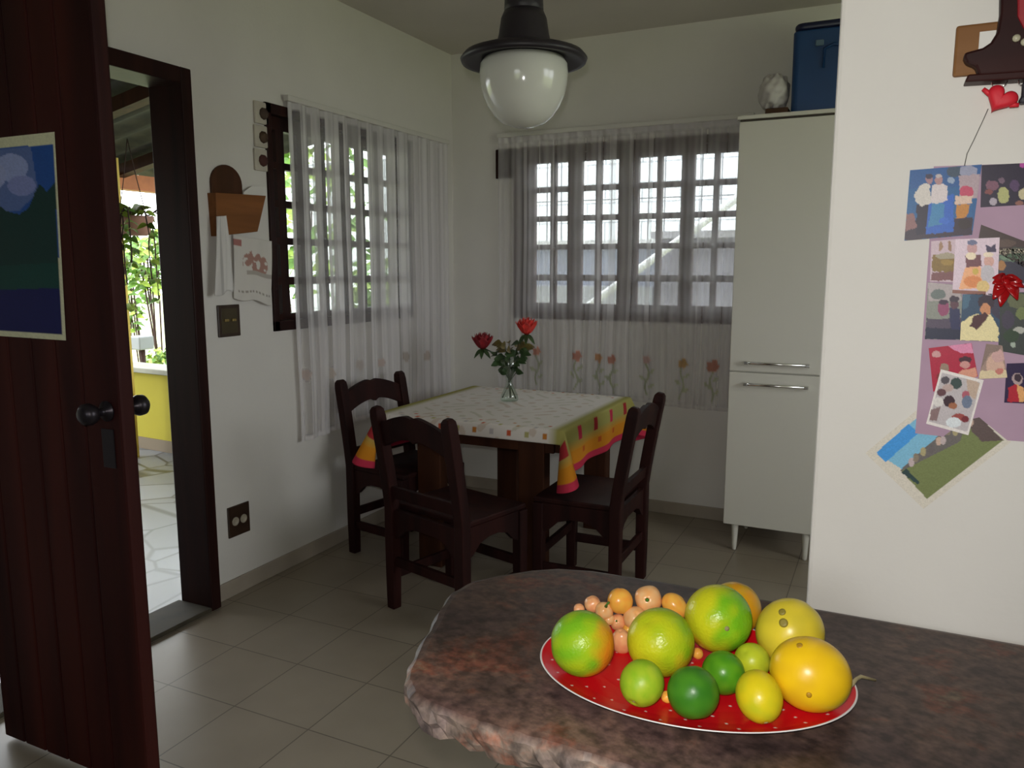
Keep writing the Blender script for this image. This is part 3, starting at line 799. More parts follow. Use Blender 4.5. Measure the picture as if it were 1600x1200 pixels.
ma = nt.nodes.new('ShaderNodeMath'); ma.operation = 'MULTIPLY_ADD'; ma.inputs[1].default_value = .34; nt.links.new(n3.outputs[0], ma.inputs[0]); nt.links.new(sp.outputs['Y'], ma.inputs[2])
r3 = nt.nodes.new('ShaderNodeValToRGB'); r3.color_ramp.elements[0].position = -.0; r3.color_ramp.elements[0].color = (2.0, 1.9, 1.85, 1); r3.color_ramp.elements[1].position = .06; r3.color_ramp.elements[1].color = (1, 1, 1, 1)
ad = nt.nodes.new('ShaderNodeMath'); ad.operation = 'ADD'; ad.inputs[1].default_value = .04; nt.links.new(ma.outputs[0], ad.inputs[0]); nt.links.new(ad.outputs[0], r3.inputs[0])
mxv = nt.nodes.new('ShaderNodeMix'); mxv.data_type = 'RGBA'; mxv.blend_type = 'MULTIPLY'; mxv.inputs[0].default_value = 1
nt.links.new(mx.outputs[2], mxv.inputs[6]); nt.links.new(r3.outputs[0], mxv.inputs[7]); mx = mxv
at = nt.nodes.new('ShaderNodeAttribute'); at.attribute_name = 'paint'
mx2 = nt.nodes.new('ShaderNodeMix'); mx2.data_type = 'RGBA'; mx2.blend_type = 'MULTIPLY'; mx2.inputs[0].default_value = 1
nt.links.new(mx.outputs[2], mx2.inputs[6]); nt.links.new(at.outputs['Color'], mx2.inputs[7])
nt.links.new(mx2.outputs[2], b.inputs['Base Color']); b.inputs['Roughness'].default_value = .42; b.inputs['Specular IOR Level'].default_value = .3
GRAN = m
ct = thing('kitchen_counter', 'dark brown-purple granite counter with a rough-hewn edge in the foreground', 'counter', (.3, .95, 0))
m = MB()
cen = Vector((.3, .95, 0)); rr = random.Random(9)
def inset(p, d):
    i = dense.index(p); a = dense[max(0, i-1)]; c = dense[min(len(dense)-1, i+1)]
    t_ = (c-a).normalized(); n_ = Vector((-t_.y, t_.x, 0))       # left of travel = inwards (ring runs counter-clockwise)
    return p+n_*d
N = len(dense)
prof = [(.012, 0, 0), (.003, -.002, .3), (-.004, -.009, .6), (-.003, -.020, 1), (0, -.032, 1), (.006, -.043, 1), (.02, -.048, .3)]
vs = []; cs = []
import mathutils.noise as mn
for ri, (ins, dz, am) in enumerate(prof):
    for p in dense:
        q = inset(p, ins); rough_ = am if p.y < 1.12 else 0
        nz = mn.noise(Vector((p.x*38, p.y*38, dz*60)))
        nz2 = mn.noise(Vector((p.x*110, p.y*110, dz*120+5)))
        q = inset(p, ins+rough_*(.009*nz+.004*nz2)) + Vector((0, 0, CT+dz+rough_*.004*nz2))
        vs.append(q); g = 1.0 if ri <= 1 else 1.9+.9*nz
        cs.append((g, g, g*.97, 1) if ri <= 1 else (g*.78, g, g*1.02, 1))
fs = [(r*N+i, (r+1)*N+i, (r+1)*N+i+1, r*N+i+1) for r in range(len(prof)-1) for i in range(N-1)]
m.add(vs, fs, cs, smooth=False)
m.f.append(tuple(range(N))); m.sm.append(False)
m.f.append(tuple(range((len(prof)-1)*N, len(prof)*N))[::-1]); m.sm.append(False)
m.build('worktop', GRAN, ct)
ins = [inset(p, .16) for p in dense[::4] if p.x < 1.5]
ins = [p for p in ins if p.y < 1.03 or p.x > -.3]
ins = [Vector((p.x, min(p.y, 1.0), 0)) for p in ins]
k = len(ins); m = MB()
m.add([Vector((p.x, p.y, 0)) for p in ins]+[Vector((p.x, p.y, CT-.045)) for p in ins], [tuple(range(k))[::-1], tuple(range(k, 2*k))]+[(i, (i+1) % k, (i+1) % k+k, i+k) for i in range(k)])
m.build('base_wall', simple('base_plaster', (.30, .27, .21), .9, bump=(30, .3, .004)), ct)

# ------------------------------------------------------------------ platter
PC = Vector((-.192, .905, CT)); PA = math.radians(10); PAX, PBX = .187, .134
M = Matrix.Translation(PC) @ Matrix.Rotation(PA, 4, 'Z')
t = thing('serving_platter', 'oval red platter with white dots and a white rim on the granite counter', 'platter', PC)
prof = [(.62, .0015), (.66, .006), (.72, .010), (.82, .013), (.93, .018), (1.0, .024), (1.0, .0225), (.93, .0155), (.80, .008), (.70, .003), (.62, 0)]
dots = []
for ring, (rq, cnt) in enumerate(((.18, 4), (.36, 8), (.54, 13), (.70, 18), (.82, 22), (.92, 26))):
    for k in range(cnt): a = 2*PI*(k+.37*ring)/cnt; dots.append((rq*math.cos(a)*PAX, rq*math.sin(a)*PBX))
def pz(r):
    up = [(0, .009), (.62, .009), (.72, .010), (.82, .0115), (.93, .0145), (1.0, .0175)]
    for (a, za), (b_, zb) in zip(up, up[1:]):
        if r <= b_: return za+(zb-za)*(r-a)/(b_-a)
    return .0175
def ppos(u, v):
    a = 2*PI*u; return M @ Vector((PAX*v*math.cos(a), PBX*v*math.sin(a), pz(v)))
def pcol(u, v):
    a = 2*PI*u; x, y = PAX*v*math.cos(a), PBX*v*math.sin(a)
    if v > .994: return (.80, .76, .74, 1)
    for dx, dy in dots:
        if (x-dx)**2+(y-dy)**2 < .0016**2: return (.80, .62, .58, 1)
    return (.62, .006, .012, 1)
m = MB(); m.grid(ppos, 680, 190, pcol)
m.build('red_surface', vcol('platter_glaze', .25, .25), t, fix=False)
def pbot(u, v):
    a = 2*PI*u; pr_ = [(1.0, .0175), (1.004, .0165), (.985, .0150), (.92, .0122), (.80, .0075), (.68, .0012), (.60, .0005), (.02, .0005)]
    f_ = v*(len(pr_)-1); i = min(int(f_), len(pr_)-2); q = f_-i
    r = pr_[i][0]*(1-q)+pr_[i+1][0]*q; z = pr_[i][1]*(1-q)+pr_[i+1][1]*q
    return M @ Vector((PAX*r*math.cos(a), PBX*r*math.sin(a), z))
m = MB(); m.grid(pbot, 120, 28)
m.build('white_rim', simple('white_glaze', (.80, .76, .76), .25), t, fix=False)

# ------------------------------------------------------------------ fruit
PZ = CT+.0105
def fruit(name, px, py, r, base, axis, colf, label, cat, group, squash=(1, 1, 1), pole=.06, nub=0, bump=(120, .25, .0012), navel=None, rough=.3, sharp=0, calyx=None, lobes=0):
    """ball of pixel radius r resting on the platter (or base above it); axis = direction the blossom end points"""
    d = ray(px, py); tt = (PZ+base-H)/(d.z-r); c = CAM+d*tt; R = r*tt
    t = thing(name, label, cat, c-Vector((0, 0, R)), group=group) if (navel or calyx) else None
    ax = Vector(axis).normalized(); q = Vector((0, 0, 1)).rotation_difference(ax).to_matrix()
    nu, nv = 56, 36
    def fn(u, v):
        a = 2*PI*u; p = PI*v
        rr_ = 1 + (nub*math.exp(-(p/.28)**2) + nub*.7*math.exp(-((PI-p)/.25)**2)) - pole*(math.exp(-(p/.16)**2)+math.exp(-((PI-p)/.2)**2))
        if lobes: rr_ *= 1+.035*math.cos(lobes*a+1)*math.sin(p)
        w = Vector((rr_*math.sin(p)*math.cos(a)*squash[0], rr_*math.sin(p)*math.sin(a)*squash[1], rr_*math.cos(p)*squash[2]))
        return c+(q @ w)*R
    def cf(u, v):
        a = 2*PI*u; p = PI*v
        w = q @ Vector((math.sin(p)*math.cos(a), math.sin(p)*math.sin(a), math.cos(p)))
        # camera-free local frame: x right, y depth, z up in the room
        n_ = mn.noise(w*2.2+c*40); n2_ = mn.noise(w*9+c*30)
        return (*[min(.9, q_*1.25) for q_ in colf(w, n_, n2_, math.cos(p))], 1)
    m = MB(); m.grid(fn, nu, nv, cf)
    o = m.build(name if t is None else 'flesh', vcol('peel_%d_%d' % (int(rough*100), int(bump[0])), rough, .32, bump), t, fix=False)
    if t is None: tag(o, label, cat, group); 
    tip = c+(q @ Vector((0, 0, (1-pole+nub)*squash[2])))*R
    if navel:
        m = MB(); Mq = Matrix.Translation(tip) @ q.to_4x4()
        m.lathe([(R*navel, -R*.03), (R*navel*.9, R*.02), (R*navel*.3, R*.035)], 10, Mq); m.build('stem_scar', simple('stem_scar', (.28, .25, .10), .7), t)
    if calyx:
        m = MB()
        m.sweep([tip-ax*R*.08, tip+ax*R*calyx*.5, tip+ax*R*calyx+Vector((.2*R*calyx, 0, .1*R*calyx))], [R*.22, R*.10, R*.12], 8)
        m.build('stalk', simple('pepper_stalk', (.07, .20, .02), .5), t)
    return c, R
def lerp3(a, b_, t_): t_ = max(0, min(1, t_)); return tuple(a[i]*(1-t_)+b_[i]*t_ for i in range(3))
GR, LG, OR, YG = (.16, .34, .008), (.30, .42, .01), (.62, .20, .012), (.46, .46, .012)
def c_or1(w, n, n2, p): return lerp3(lerp3((.15, .36, .012), LG, .5+n), OR, (w.x*.9+.35*w.y-.25*w.z-.22+n*.35)*1.9)
def c_or2(w, n, n2, p):
    c = lerp3(lerp3((.20, .35, .008), YG, .55+.45*n-.5*w.x+.3*w.y*-1), (.55, .27, .015), (w.x*.6-w.z*.45-.42+.3*n)*2.0)
    return c
def c_or3(w, n, n2, p): return lerp3(lerp3(YG, (.14, .36, .010), (w.x*.9+.15*w.z+.12+n*.5)*1.4), (.56, .25, .012), (-w.z*.8-w.x*.5-.48+.3*n)*2.2)
def c_y4(w, n, n2, p): return lerp3((.46, .33, .008), (.58, .27, .010), .5+w.x*.5+n)
def c_y5(w, n, n2, p):
    c = lerp3((.60, .47, .03), (.50, .40, .03), .4+n)
    return c
def c_y6(w, n, n2, p): return lerp3(lerp3((.68, .43, .008), (.60, .36, .010), .4+n), (.34, .30, .01), (w.x*.6-w.z*.7-.55)*2)
def c_l7(w, n, n2, p): return lerp3((.55, .44, .010), (.40, .40, .012), .45-w.z*.6+n*.8)
def c_l8(w, n, n2, p): return lerp3((.44, .48, .02), (.36, .42, .02), .5+n)
def c_g9(w, n, n2, p): return lerp3((.05, .20, .008), (.085, .25, .010), .5+n)
def c_g10(w, n, n2, p): return lerp3((.028, .13, .009), (.05, .18, .012), .5+n)
def c_g11(w, n, n2, p): return lerp3((.20, .36, .012), (.30, .40, .02), .5+n+n2*.3)
G = None
def F_(*a, **k): return fruit(*a, **k)
F_('orange', 910, 1005, 50, 0, (-.86, -.42, -.02), c_or1, 'green orange ripening on its right side, leftmost fruit on the platter', 'fruit', G, navel=.07, rough=.28, bump=(300, .6, .0012))
F_('orange', 1032, 1003, 52, 0, (.3, .5, -.8), c_or2, 'yellow-green orange at the centre of the platter behind the light lime', 'fruit', G, rough=.28, bump=(300, .6, .0012))
F_('orange', 1122, 966, 51.5, .010, (.42, -.85, .12), c_or3, 'glossy green orange with its stem scar facing the camera', 'fruit', G, navel=.08, rough=.25, bump=(300, .6, .0012))
F_('orange', 1148, 950, 40, 0, (.2, .3, .9), c_y4, 'yellow-orange fruit half hidden behind the glossy green orange', 'fruit', G)
c5, R5 = F_('passion_fruit', 1234, 988, 51.5, 0, (.35, .2, .5), c_y5, 'pale yellow passion fruit with two dark blotches on its skin', 'fruit', G, squash=(.98, .98, 1.03), rough=.3, pole=.02, bump=(60, .1, .001))
c6, R6 = F_('passion_fruit', 1266, 1053, 57, 0, (.86, .25, -.28), c_y6, 'large deep yellow passion fruit at the right end of the platter', 'fruit', G, squash=(.98, .98, 1.08), rough=.3, pole=.01, bump=(60, .1, .001), calyx=None, navel=.06)
F_('lime', 1186, 1088, 38, 0, (.35, -.55, -.62), c_l7, 'small yellow lime at the front edge of the platter', 'fruit', G, squash=(.93, .93, 1.06), navel=.10, pole=.03, rough=.3)
F_('lime', 1175, 1033, 27.5, 0, (-.3, -.5, .7), c_l8, 'small pale yellow-green lime between the dark limes and the passion fruits', 'fruit', G, rough=.35)
F_('lime', 1130, 1051, 33, 0, (.3, .3, .8), c_g9, 'mid green lime behind the darkest lime', 'fruit', G, rough=.3)
F_('lime', 1083, 1082, 40, 0, (-.3, .4, .8), c_g10, 'darkest green lime at the front of the platter', 'fruit', G, rough=.33)
F_('lime', 1003, 1067, 36, 0, (-.12, -.72, -.5), c_g11, 'light green lime in front of the centre orange', 'fruit', G, squash=(.95, .95, 1.0), pole=.10, navel=.09, rough=.4)
# blotches on the pale passion fruit and pits on the big one
def blotch(c, R, px, py, r, col, name, parent):
    d = ray(px, py).normalized(); oc = CAM-c; b_ = d.dot(oc); disc = b_*b_-(oc.dot(oc)-R*R)
    if disc < 0: return
    p = CAM+d*(-b_-math.sqrt(disc)); n_ = (p-c).normalized(); q = Vector((0, 0, 1)).rotation_difference(n_).to_matrix().to_4x4()
    m = MB(); m.lathe([(r, -.002), (r*.95, .0006), (r*.5, .0010), (r*.05, .0008)], 14, Matrix.Translation(p) @ q)
    return m.build(name, simple('blotch_%s' % name, col, .5), parent)
o5 = [o for o in bpy.data.objects if o.get('label', '').startswith('pale yellow passion')][0]
for px_, py_, r_ in ((1222, 956, .0045), (1224, 973, .0055)): blotch(c5, R5*1.005, px_, py_, r_, (.25, .20, .03), 'blotch', o5)
o6 = [o for o in bpy.data.objects if o.get('label', '').startswith('large deep yellow')][0]
for px_, py_, r_ in ((1249, 1009, .004), (1264, 1086, .003), (1222, 1048, .003)): blotch(c6, R6*1.0, px_, py_, r_, (.45, .24, .01), 'pit', o6)
m = MB(); s0 = c6+Vector((.86, .25, -.28)).normalized()*R6*1.06; s1 = onz(1345, 1057, CT+.020); s2 = onz(1368, 1063, CT+.012)
m.sweep([s0-(s1-s0)*.2, s0.lerp(s1, .6)+Vector((0, 0, .002)), s1, s2], [.0028, .0022, .0022, .0014], 8); m.build('dry_stalk', simple('dry_stalk', (.50, .42, .22), .6), o6)

PEACH, PORG = (.70, .34, .12), (.74, .30, .045)
def c_pe(w, n, n2, p): return lerp3(PEACH, (.68, .42, .20), .4+n)
def c_po(w, n, n2, p): return lerp3(PORG, (.76, .38, .06), .5+n)
def c_pk(w, n, n2, p): return lerp3((.66, .27, .12), (.70, .36, .16), .5+n)
PG = 'small round peppers at the back left of the platter'
P = lambda *a, **k: fruit('pepper', *a, 'pepper', PG, **dict(dict(bump=(20, .05, .001), rough=.25, pole=.08, lobes=4), **k))
P(969, 939, 20, .026, (-.1, .3, .9), c_po, 'orange round pepper at the top of the pepper heap, left of the stalk-forward one')
P(1013, 936, 21, .025, (.15, -.85, .30), c_pe, 'peach round pepper whose green stalk faces the camera', calyx=.28)
P(1054, 946, 19, .024, (.6, .2, .7), c_po, 'bumpy orange pepper between the stalk-forward pepper and the glossy orange', lobes=3, squash=(1.15, .95, .9))
P(926, 944, 13, .022, (-.3, -.3, .9), c_pk, 'small peach pepper just above the leftmost orange with a pepper stalk on its right')
P(944, 955, 14.5, .017, (.35, -.45, .8), c_pe, 'peach pepper with a long green stalk above the leftmost orange', calyx=.8)
P(992, 966, 18.5, .008, (.3, -.6, .7), c_pe, 'peach pepper tucked behind the upper left of the centre orange')
P(905, 952, 9, .010, (-.2, .2, .9), c_pk, 'tiny pink-orange pepper peeping over the leftmost orange')
P(965, 972, 12.5, .004, (.1, -.8, .5), c_pk, 'small peach pepper in the middle of the heap with a dull green calyx', calyx=.12)
P(971, 1002, 16.5, 0, (0, -.35, .9), c_pk, 'elongated peach pepper between the leftmost and centre oranges', squash=(.95, .95, 1.35), lobes=3)
P(952, 968, 9, .012, (-.2, .2, .9), c_pe, 'small peach pepper low in the heap right above the leftmost orange')
P(982, 984, 9, .002, (.2, -.2, .9), c_po, 'small orange pepper wedged above the elongated peach pepper')
P(1042, 1089, 9, 0, (.6, 0, .6), c_po, 'orange pepper bit between the light lime and the darkest lime')
P(1090, 1021, 8.5, 0, (.6, 0, .6), c_po, 'small orange pepper behind the darkest lime, mostly hidden')

# ------------------------------------------------------------------ right wall: key rack, keychain, photos
WY = 1.20
t = thing('key_rack', 'wooden key rack with dark carved shape and ledge high on the right wall', 'rack', (.11, WY, 1.64))
p0, p1 = ony(1494, 42, WY-.004), ony(1491, 121, WY-.004)
MB().box(p0.x, p0.x+.16, WY-.010, WY, p1.z, p0.z).build('board', BOARD, t, bevel=.003)
a, b_ = ony(1531, 50, WY-.011), ony(1560, 76, WY-.011)
MB().box(a.x, b_.x, WY-.0115, WY-.0095, b_.z, a.z).build('paper_tag', WHITEPAPER, t)
def wp(L, y): return [(q.x, q.z) for q in (ony(px_, py_, y) for px_, py_ in L)]
def slab(m, L, y0, y1):
    poly = wp(L, y0); m.prism(poly, y1-y0, Matrix.Translation((0, y0, 0)))
m = MB(); slab(m, [(1564, -40), (1563, 20), (1558, 50), (1548, 66), (1536, 74), (1522, 78), (1507, 82), (1506, 90), (1510, 98), (1524, 103), (1530, 118), (1640, 110), (1640, -40)], WY-.030, WY-.010)
m.build('carved_figure', MAHOG, t, bevel=.003)
m = MB(); slab(m, [(1590, -40), (1590, 25), (1600, 45), (1640, 45), (1640, -40)], WY-.034, WY-.029); m.build('red_inlay', simple('red_inlay', (.30, .012, .02), .4), t, bevel=.002)
m = MB()
for px_, py_ in ((1588, 60), (1601, 66)):
    q = ony(px_, py_, WY-.03); m.lathe([(.005, 0), (.004, .003), (.001, .004)], 12, Matrix.Translation(q) @ Matrix.Rotation(PI/2, 4, 'X'))
m.build('stud', simple('pearl_stud', (.45, .42, .30), .4), t)
m = MB(); L = wp([(1513, 116), (1640, 107), (1640, 120), (1507, 128)], WY-.03)
m.prism(L, .03, Matrix.Translation((0, WY-.030, 0))); m.build('ledge', MAHOG, t, bevel=.002)
def ring(name, c, r, parent, mat, tr=.0007):
    m = MB(); m.sweep([c+Vector((r*math.cos(a), .003*math.sin(2*a), r*math.sin(a))) for a in [2*PI*i/20 for i in range(21)]], tr, 6, cap=False)
    return m.build(name, mat, parent)
# heart keychain
def y_(px_, py_, d=.018): return ony(px_, py_, WY-d)
hc = y_(1562, 157); pxm = (y_(1563, 157)-y_(1562, 157)).x
t = thing('heart_keychain', 'puffy red heart keychain with small arms hanging under the key rack', 'keychain', hc)
def heart(u, v):
    a = 2*PI*u; p = PI*(v-.5)
    hx_ = 16*math.sin(a)**3; hz_ = 13*math.cos(a)-5*math.cos(2*a)-2*math.cos(3*a)-math.cos(4*a)
    k_ = math.cos(p)**.55 if abs(p) < PI/2 else 0
    s_ = 1.62*pxm*k_; th_ = math.radians(-30)
    hz_ += 2
    x, z = hx_*math.cos(th_)+hz_*math.sin(-th_), -hx_*math.sin(-th_)+hz_*math.cos(th_)
    return hc+Vector((x*s_, .008*math.sin(p), z*s_))
REDP = simple('red_plush', (.62, .012, .028), .6, bump=(160, .2, .001))
m = MB(); m.grid(heart, 48, 16); m.build('heart', REDP, t, fix=False)
for pa, pb in (((1550, 150), (1536, 139)), ((1578, 164), (1592, 164))):
    m = MB(); m.sweep([y_(*pa), y_(*pa).lerp(y_(*pb), .6), y_(*pb)], [.0035, .003, .0026], 8); m.build('arm', REDP, t)
ring('ring', y_(1562, 126), .0085, t, CHROME)
t = thing('key_pouch', 'black key pouch hanging at the right end of the key rack', 'pouch', y_(1612, 145))
m = MB(); slab(m, [(1598, 128), (1625, 122), (1630, 158), (1594, 162), (1592, 155), (1597, 150)], WY-.022, WY-.010); m.build('pouch', simple('black_leather', (.012, .010, .018), .5), t, bevel=.003)
ring('ring', y_(1602, 124), .007, t, CHROME)
m = MB(); m.sweep([y_(1544, 170, .012), y_(1535, 190, .006), y_(1520, 222, .003), y_(1511, 240, .003), y_(1507, 259, .003)], .0005, 6)
tag(m.build('string', simple('grey_string', (.10, .10, .09), .7)), 'thin grey string running from the red heart down to the pinned photographs', 'string')

KW = .74
LIL = (150, 124, 142)
def pic(name, corners, bg, shapes, label, lay, cat='photo', **k):
    return picture(name, corners, paint(bg, shapes, KW, 0 if bg[0] > 180 else 1.8), WY-.0012-.0011*lay, ony, label, cat, 'photographs on the right wall' if cat == 'photo' else None, **k)
# lower landscape photo first (lies behind the sheet)
pic('photograph', [(1352, 708), (1478, 603), (1580, 690), (1443, 795)], (186, 180, 168), [
    ('p', [(1369, 707), (1477, 615), (1512, 645), (1412, 735)], (110, 160, 185)),
    ('p', [(1369, 707), (1420, 662), (1436, 676), (1384, 722)], (60, 130, 190)),
    ('p', [(1406, 735), (1420, 745), (1440, 755), (1530, 660), (1512, 640)], (95, 90, 88)),
    ('p', [(1408, 736), (1500, 690), (1516, 640), (1568, 688), (1448, 779)], (104, 112, 72)),
    ('p', [(1408, 738), (1416, 732), (1437, 754), (1434, 757)], (45, 62, 62)),
    ('p', [(1512, 640), (1530, 650), (1567, 688), (1535, 690), (1518, 675)], (85, 72, 70))] +
    [('e', 1424+10*i+3*math.sin(i*5), 722-7.5*i+5*math.sin(i*3), 4.5, 7, [(165, 150, 150), (120, 110, 95), (150, 140, 105), (92, 86, 86), (175, 150, 135)][i % 5]) for i in range(10)],
    'group photograph under blue sky over grass, lowest and tilted on the right wall', 0)
# lilac sheet with a cut-away lower edge
shp = [(1459, 260), (1640, 254), (1640, 693), (1574, 688), (1530, 652), (1505, 658), (1474, 682), (1430, 677), (1436, 600), (1452, 380)]
m = MB(); m.prism(wp(shp, WY-.0026), .0006, Matrix.Translation((0, WY-.0029, 0)))
tag(m.build('lilac_sheet', simple('lilac_paper', alb(LIL, KW), .7, noise=(20, .04))), 'large lilac paper sheet on the right wall behind the photographs', 'paper')
pic('photograph', [(1534, 258), (1640, 253), (1640, 318), (1532, 324)], (34, 26, 44), [
    ('e', 1550, 290, 10, 8, (105, 70, 85)), ('e', 1568, 305, 9, 13, (150, 150, 100)), ('e', 1552, 315, 6, 6, (150, 140, 150)), ('e', 1585, 290, 8, 9, (70, 50, 80)),
    ('e', 1545, 300, 6, 4, (110, 60, 60)), ('e', 1600, 303, 9, 9, (165, 155, 125)), ('e', 1565, 282, 5, 4, (95, 75, 90)), ('e', 1592, 318, 7, 4, (120, 80, 70)), ('e', 1598, 258, 5, 4, (150, 60, 130))],
    'dark photograph of people at a table, upper right of the lilac sheet', 2)
pic('photograph', [(1533, 351), (1640, 392), (1640, 440), (1528, 378)], (58, 44, 42), [('e', 1570, 380, 18, 6, (78, 62, 55)), ('e', 1590, 392, 14, 6, (52, 56, 48))], 'brown slanted photograph below the dark table photo', 2)
pic('photograph', [(1422, 266), (1534, 257), (1519, 367), (1413, 376)], (32, 80, 125), [
    ('p', [(1422, 266), (1534, 257), (1530, 290), (1422, 295)], (35, 75, 125)),
    ('e', 1492, 268, 13, 9, (52, 66, 82)), ('e', 1513, 268, 14, 10, (128, 130, 150)), ('p', [(1498, 275), (1532, 272), (1529, 310), (1500, 310)], (150, 132, 138)),
    ('p', [(1413, 345), (1520, 340), (1519, 367), (1413, 376)], (45, 34, 48)),
    ('p', [(1416, 335), (1428, 332), (1432, 355), (1414, 362)], (120, 85, 85)),
    ('p', [(1432, 320), (1452, 316), (1454, 365), (1432, 368)], (30, 24, 44)),
    ('p', [(1452, 314), (1490, 303), (1490, 362), (1446, 366)], (36, 82, 160)),
    ('p', [(1457, 316), (1476, 318), (1474, 350), (1450, 355)], (52, 110, 150)),
    ('p', [(1430, 300), (1440, 288), (1452, 287), (1455, 318), (1438, 323), (1428, 308)], (178, 172, 165)),
    ('p', [(1456, 290), (1468, 286), (1480, 290), (1480, 314), (1462, 319), (1454, 316)], (182, 172, 172)),
    ('e', 1452, 281, 5.5, 7, (138, 105, 112)), ('e', 1452, 275, 6, 3.5, (50, 45, 65)), ('e', 1467, 281, 6, 8, (150, 115, 115)), ('e', 1467, 275, 6, 3, (160, 150, 150)),
    ('e', 1486, 282, 5, 5, (125, 140, 160)), ('e', 1510, 300, 11, 10, (165, 60, 85)), ('p', [(1492, 306), (1520, 306), (1518, 318), (1493, 320)], (185, 160, 145)),
    ('p', [(1494, 320), (1516, 319), (1510, 340), (1494, 342)], (165, 110, 45)), ('e', 1507, 350, 10, 8, (42, 30, 32)), ('e', 1475, 345, 8, 5, (45, 90, 170))],
    'photograph of two people in white tops, upper left of the collage', 3)
pic('photograph', [(1455, 377), (1500, 373), (1496, 441), (1453, 440)], (172, 152, 160), [
    ('p', [(1457, 398), (1494, 400), (1492, 425), (1456, 424)], (112, 88, 38)), ('e', 1478, 400, 16, 5, (140, 130, 110)), ('p', [(1456, 426), (1492, 424), (1490, 438), (1454, 438)], (105, 66, 68)),
    ('e', 1470, 385, 3, 8, (135, 105, 80)), ('e', 1484, 384, 3, 8, (130, 100, 78)), ('e', 1480, 410, 10, 4, (135, 108, 48))],
    'small photograph of a golden cake table, left side of the collage', 3)
pic('photograph', [(1493, 374), (1562, 371), (1558, 462), (1488, 458)], (188, 170, 180), [
    ('e', 1519, 388, 8, 9, (168, 130, 130)), ('e', 1519, 379, 8, 4, (92, 96, 122)), ('p', [(1508, 400), (1532, 398), (1534, 416), (1510, 418)], (98, 60, 66)), ('e', 1517, 400, 8, 6, (205, 190, 165)),
    ('p', [(1508, 418), (1532, 416), (1540, 450), (1498, 452)], (205, 150, 110)), ('e', 1520, 440, 14, 9, (190, 118, 70)), ('e', 1524, 424, 5, 5, (175, 150, 70)),
    ('e', 1545, 408, 8, 9, (180, 140, 130)), ('e', 1544, 398, 8, 4, (200, 185, 165)), ('e', 1543, 428, 11, 14, (165, 160, 165)), ('e', 1536, 448, 10, 10, (190, 165, 110)),
    ('p', [(1540, 382), (1548, 386), (1556, 380), (1556, 394), (1542, 394)], (58, 50, 72)), ('p', [(1488, 452), (1540, 455), (1540, 462), (1488, 458)], (120, 80, 70))],
    'photograph of a woman and child in gold and brown dresses, middle of the collage', 4)
pic('photograph', [(1558, 389), (1640, 386), (1640, 445), (1556, 440)], (70, 82, 76), [
    ('p', [(1558, 389), (1640, 386), (1640, 396), (1558, 398)], (175, 165, 145)), ('e', 1590, 402, 28, 6, (92, 112, 92)), ('p', [(1558, 410), (1640, 406), (1640, 445), (1556, 440)], (42, 40, 54)), ('e', 1565, 415, 6, 8, (140, 100, 60))],
    'dark green landscape photograph behind the red flower', 2)
pic('photograph', [(1450, 441), (1502, 446), (1506, 531), (1445, 530)], (118, 120, 112), [
    ('p', [(1450, 441), (1502, 446), (1502, 470), (1450, 470)], (150, 140, 140)), ('e', 1466, 460, 12, 8, (90, 98, 95)), ('p', [(1448, 498), (1505, 498), (1506, 531), (1445, 530)], (70, 60, 76)), ('p', [(1446, 512), (1506, 514), (1506, 531), (1445, 530)], (34, 36, 56)),
    ('e', 1474, 482, 9, 12, (125, 60, 90)), ('e', 1474, 472, 8, 4, (50, 30, 50)), ('p', [(1483, 480), (1500, 482), (1500, 515), (1486, 515)], (38, 40, 72)), ('e', 1491, 474, 7, 9, (80, 52, 62)), ('e', 1491, 467, 8, 5, (50, 40, 52))],
    'photograph of two people outdoors, one in pink, left middle of the collage', 3)
pic('photograph', [(1504, 460), (1562, 458), (1562, 534), (1500, 532)], (44, 64, 86), [
    ('p', [(1545, 462), (1562, 460), (1562, 500), (1550, 490)], (52, 48, 64)), ('e', 1541, 472, 13, 12, (46, 32, 44)), ('e', 1540, 484, 8, 10, (175, 120, 85)), ('p', [(1500, 505), (1520, 492), (1532, 490), (1548, 492), (1560, 512), (1560, 534), (1500, 532)], (198, 186, 142)),
    ('p', [(1521, 494), (1540, 488), (1545, 494), (1526, 516), (1516, 510)], (66, 36, 40)), ('p', [(1504, 460), (1516, 460), (1514, 480), (1504, 484)], (60, 90, 110))],
    'photograph of a dark-haired woman in a cream blouse, centre of the collage', 4)
pic('photograph', [(1561, 458), (1640, 455), (1640, 562), (1560, 548)], (50, 54, 52), [
    ('e', 1590, 470, 16, 12, (84, 88, 62)), ('e', 1575, 500, 10, 14, (58, 52, 66)), ('e', 1592, 516, 9, 6, (150, 150, 142)), ('e', 1583, 538, 4, 5, (140, 150, 138)), ('e', 1580, 525, 12, 10, (44, 58, 42)), ('e', 1596, 490, 9, 10, (95, 104, 64))],
    'dark photograph of green foliage at the right edge of the collage', 3)
pic('photograph', [(1451, 544), (1518, 536), (1528, 588), (1458, 612)], (150, 26, 52), [
    ('p', [(1480, 540), (1518, 536), (1520, 552), (1500, 552)], (190, 120, 150)), ('e', 1508, 562, 10, 5, (60, 28, 40)), ('e', 1508, 570, 8, 6, (175, 125, 120)), ('e', 1463, 553, 7, 5, (175, 130, 130)), ('e', 1476, 575, 7, 8, (130, 110, 95)), ('p', [(1498, 580), (1524, 574), (1527, 590), (1496, 595)], (185, 130, 110)), ('e', 1470, 590, 7, 6, (110, 30, 35))],
    'red photograph of a person reclining, under the tilted white-bordered photo', 3)
def oval(px_, py_): return 0
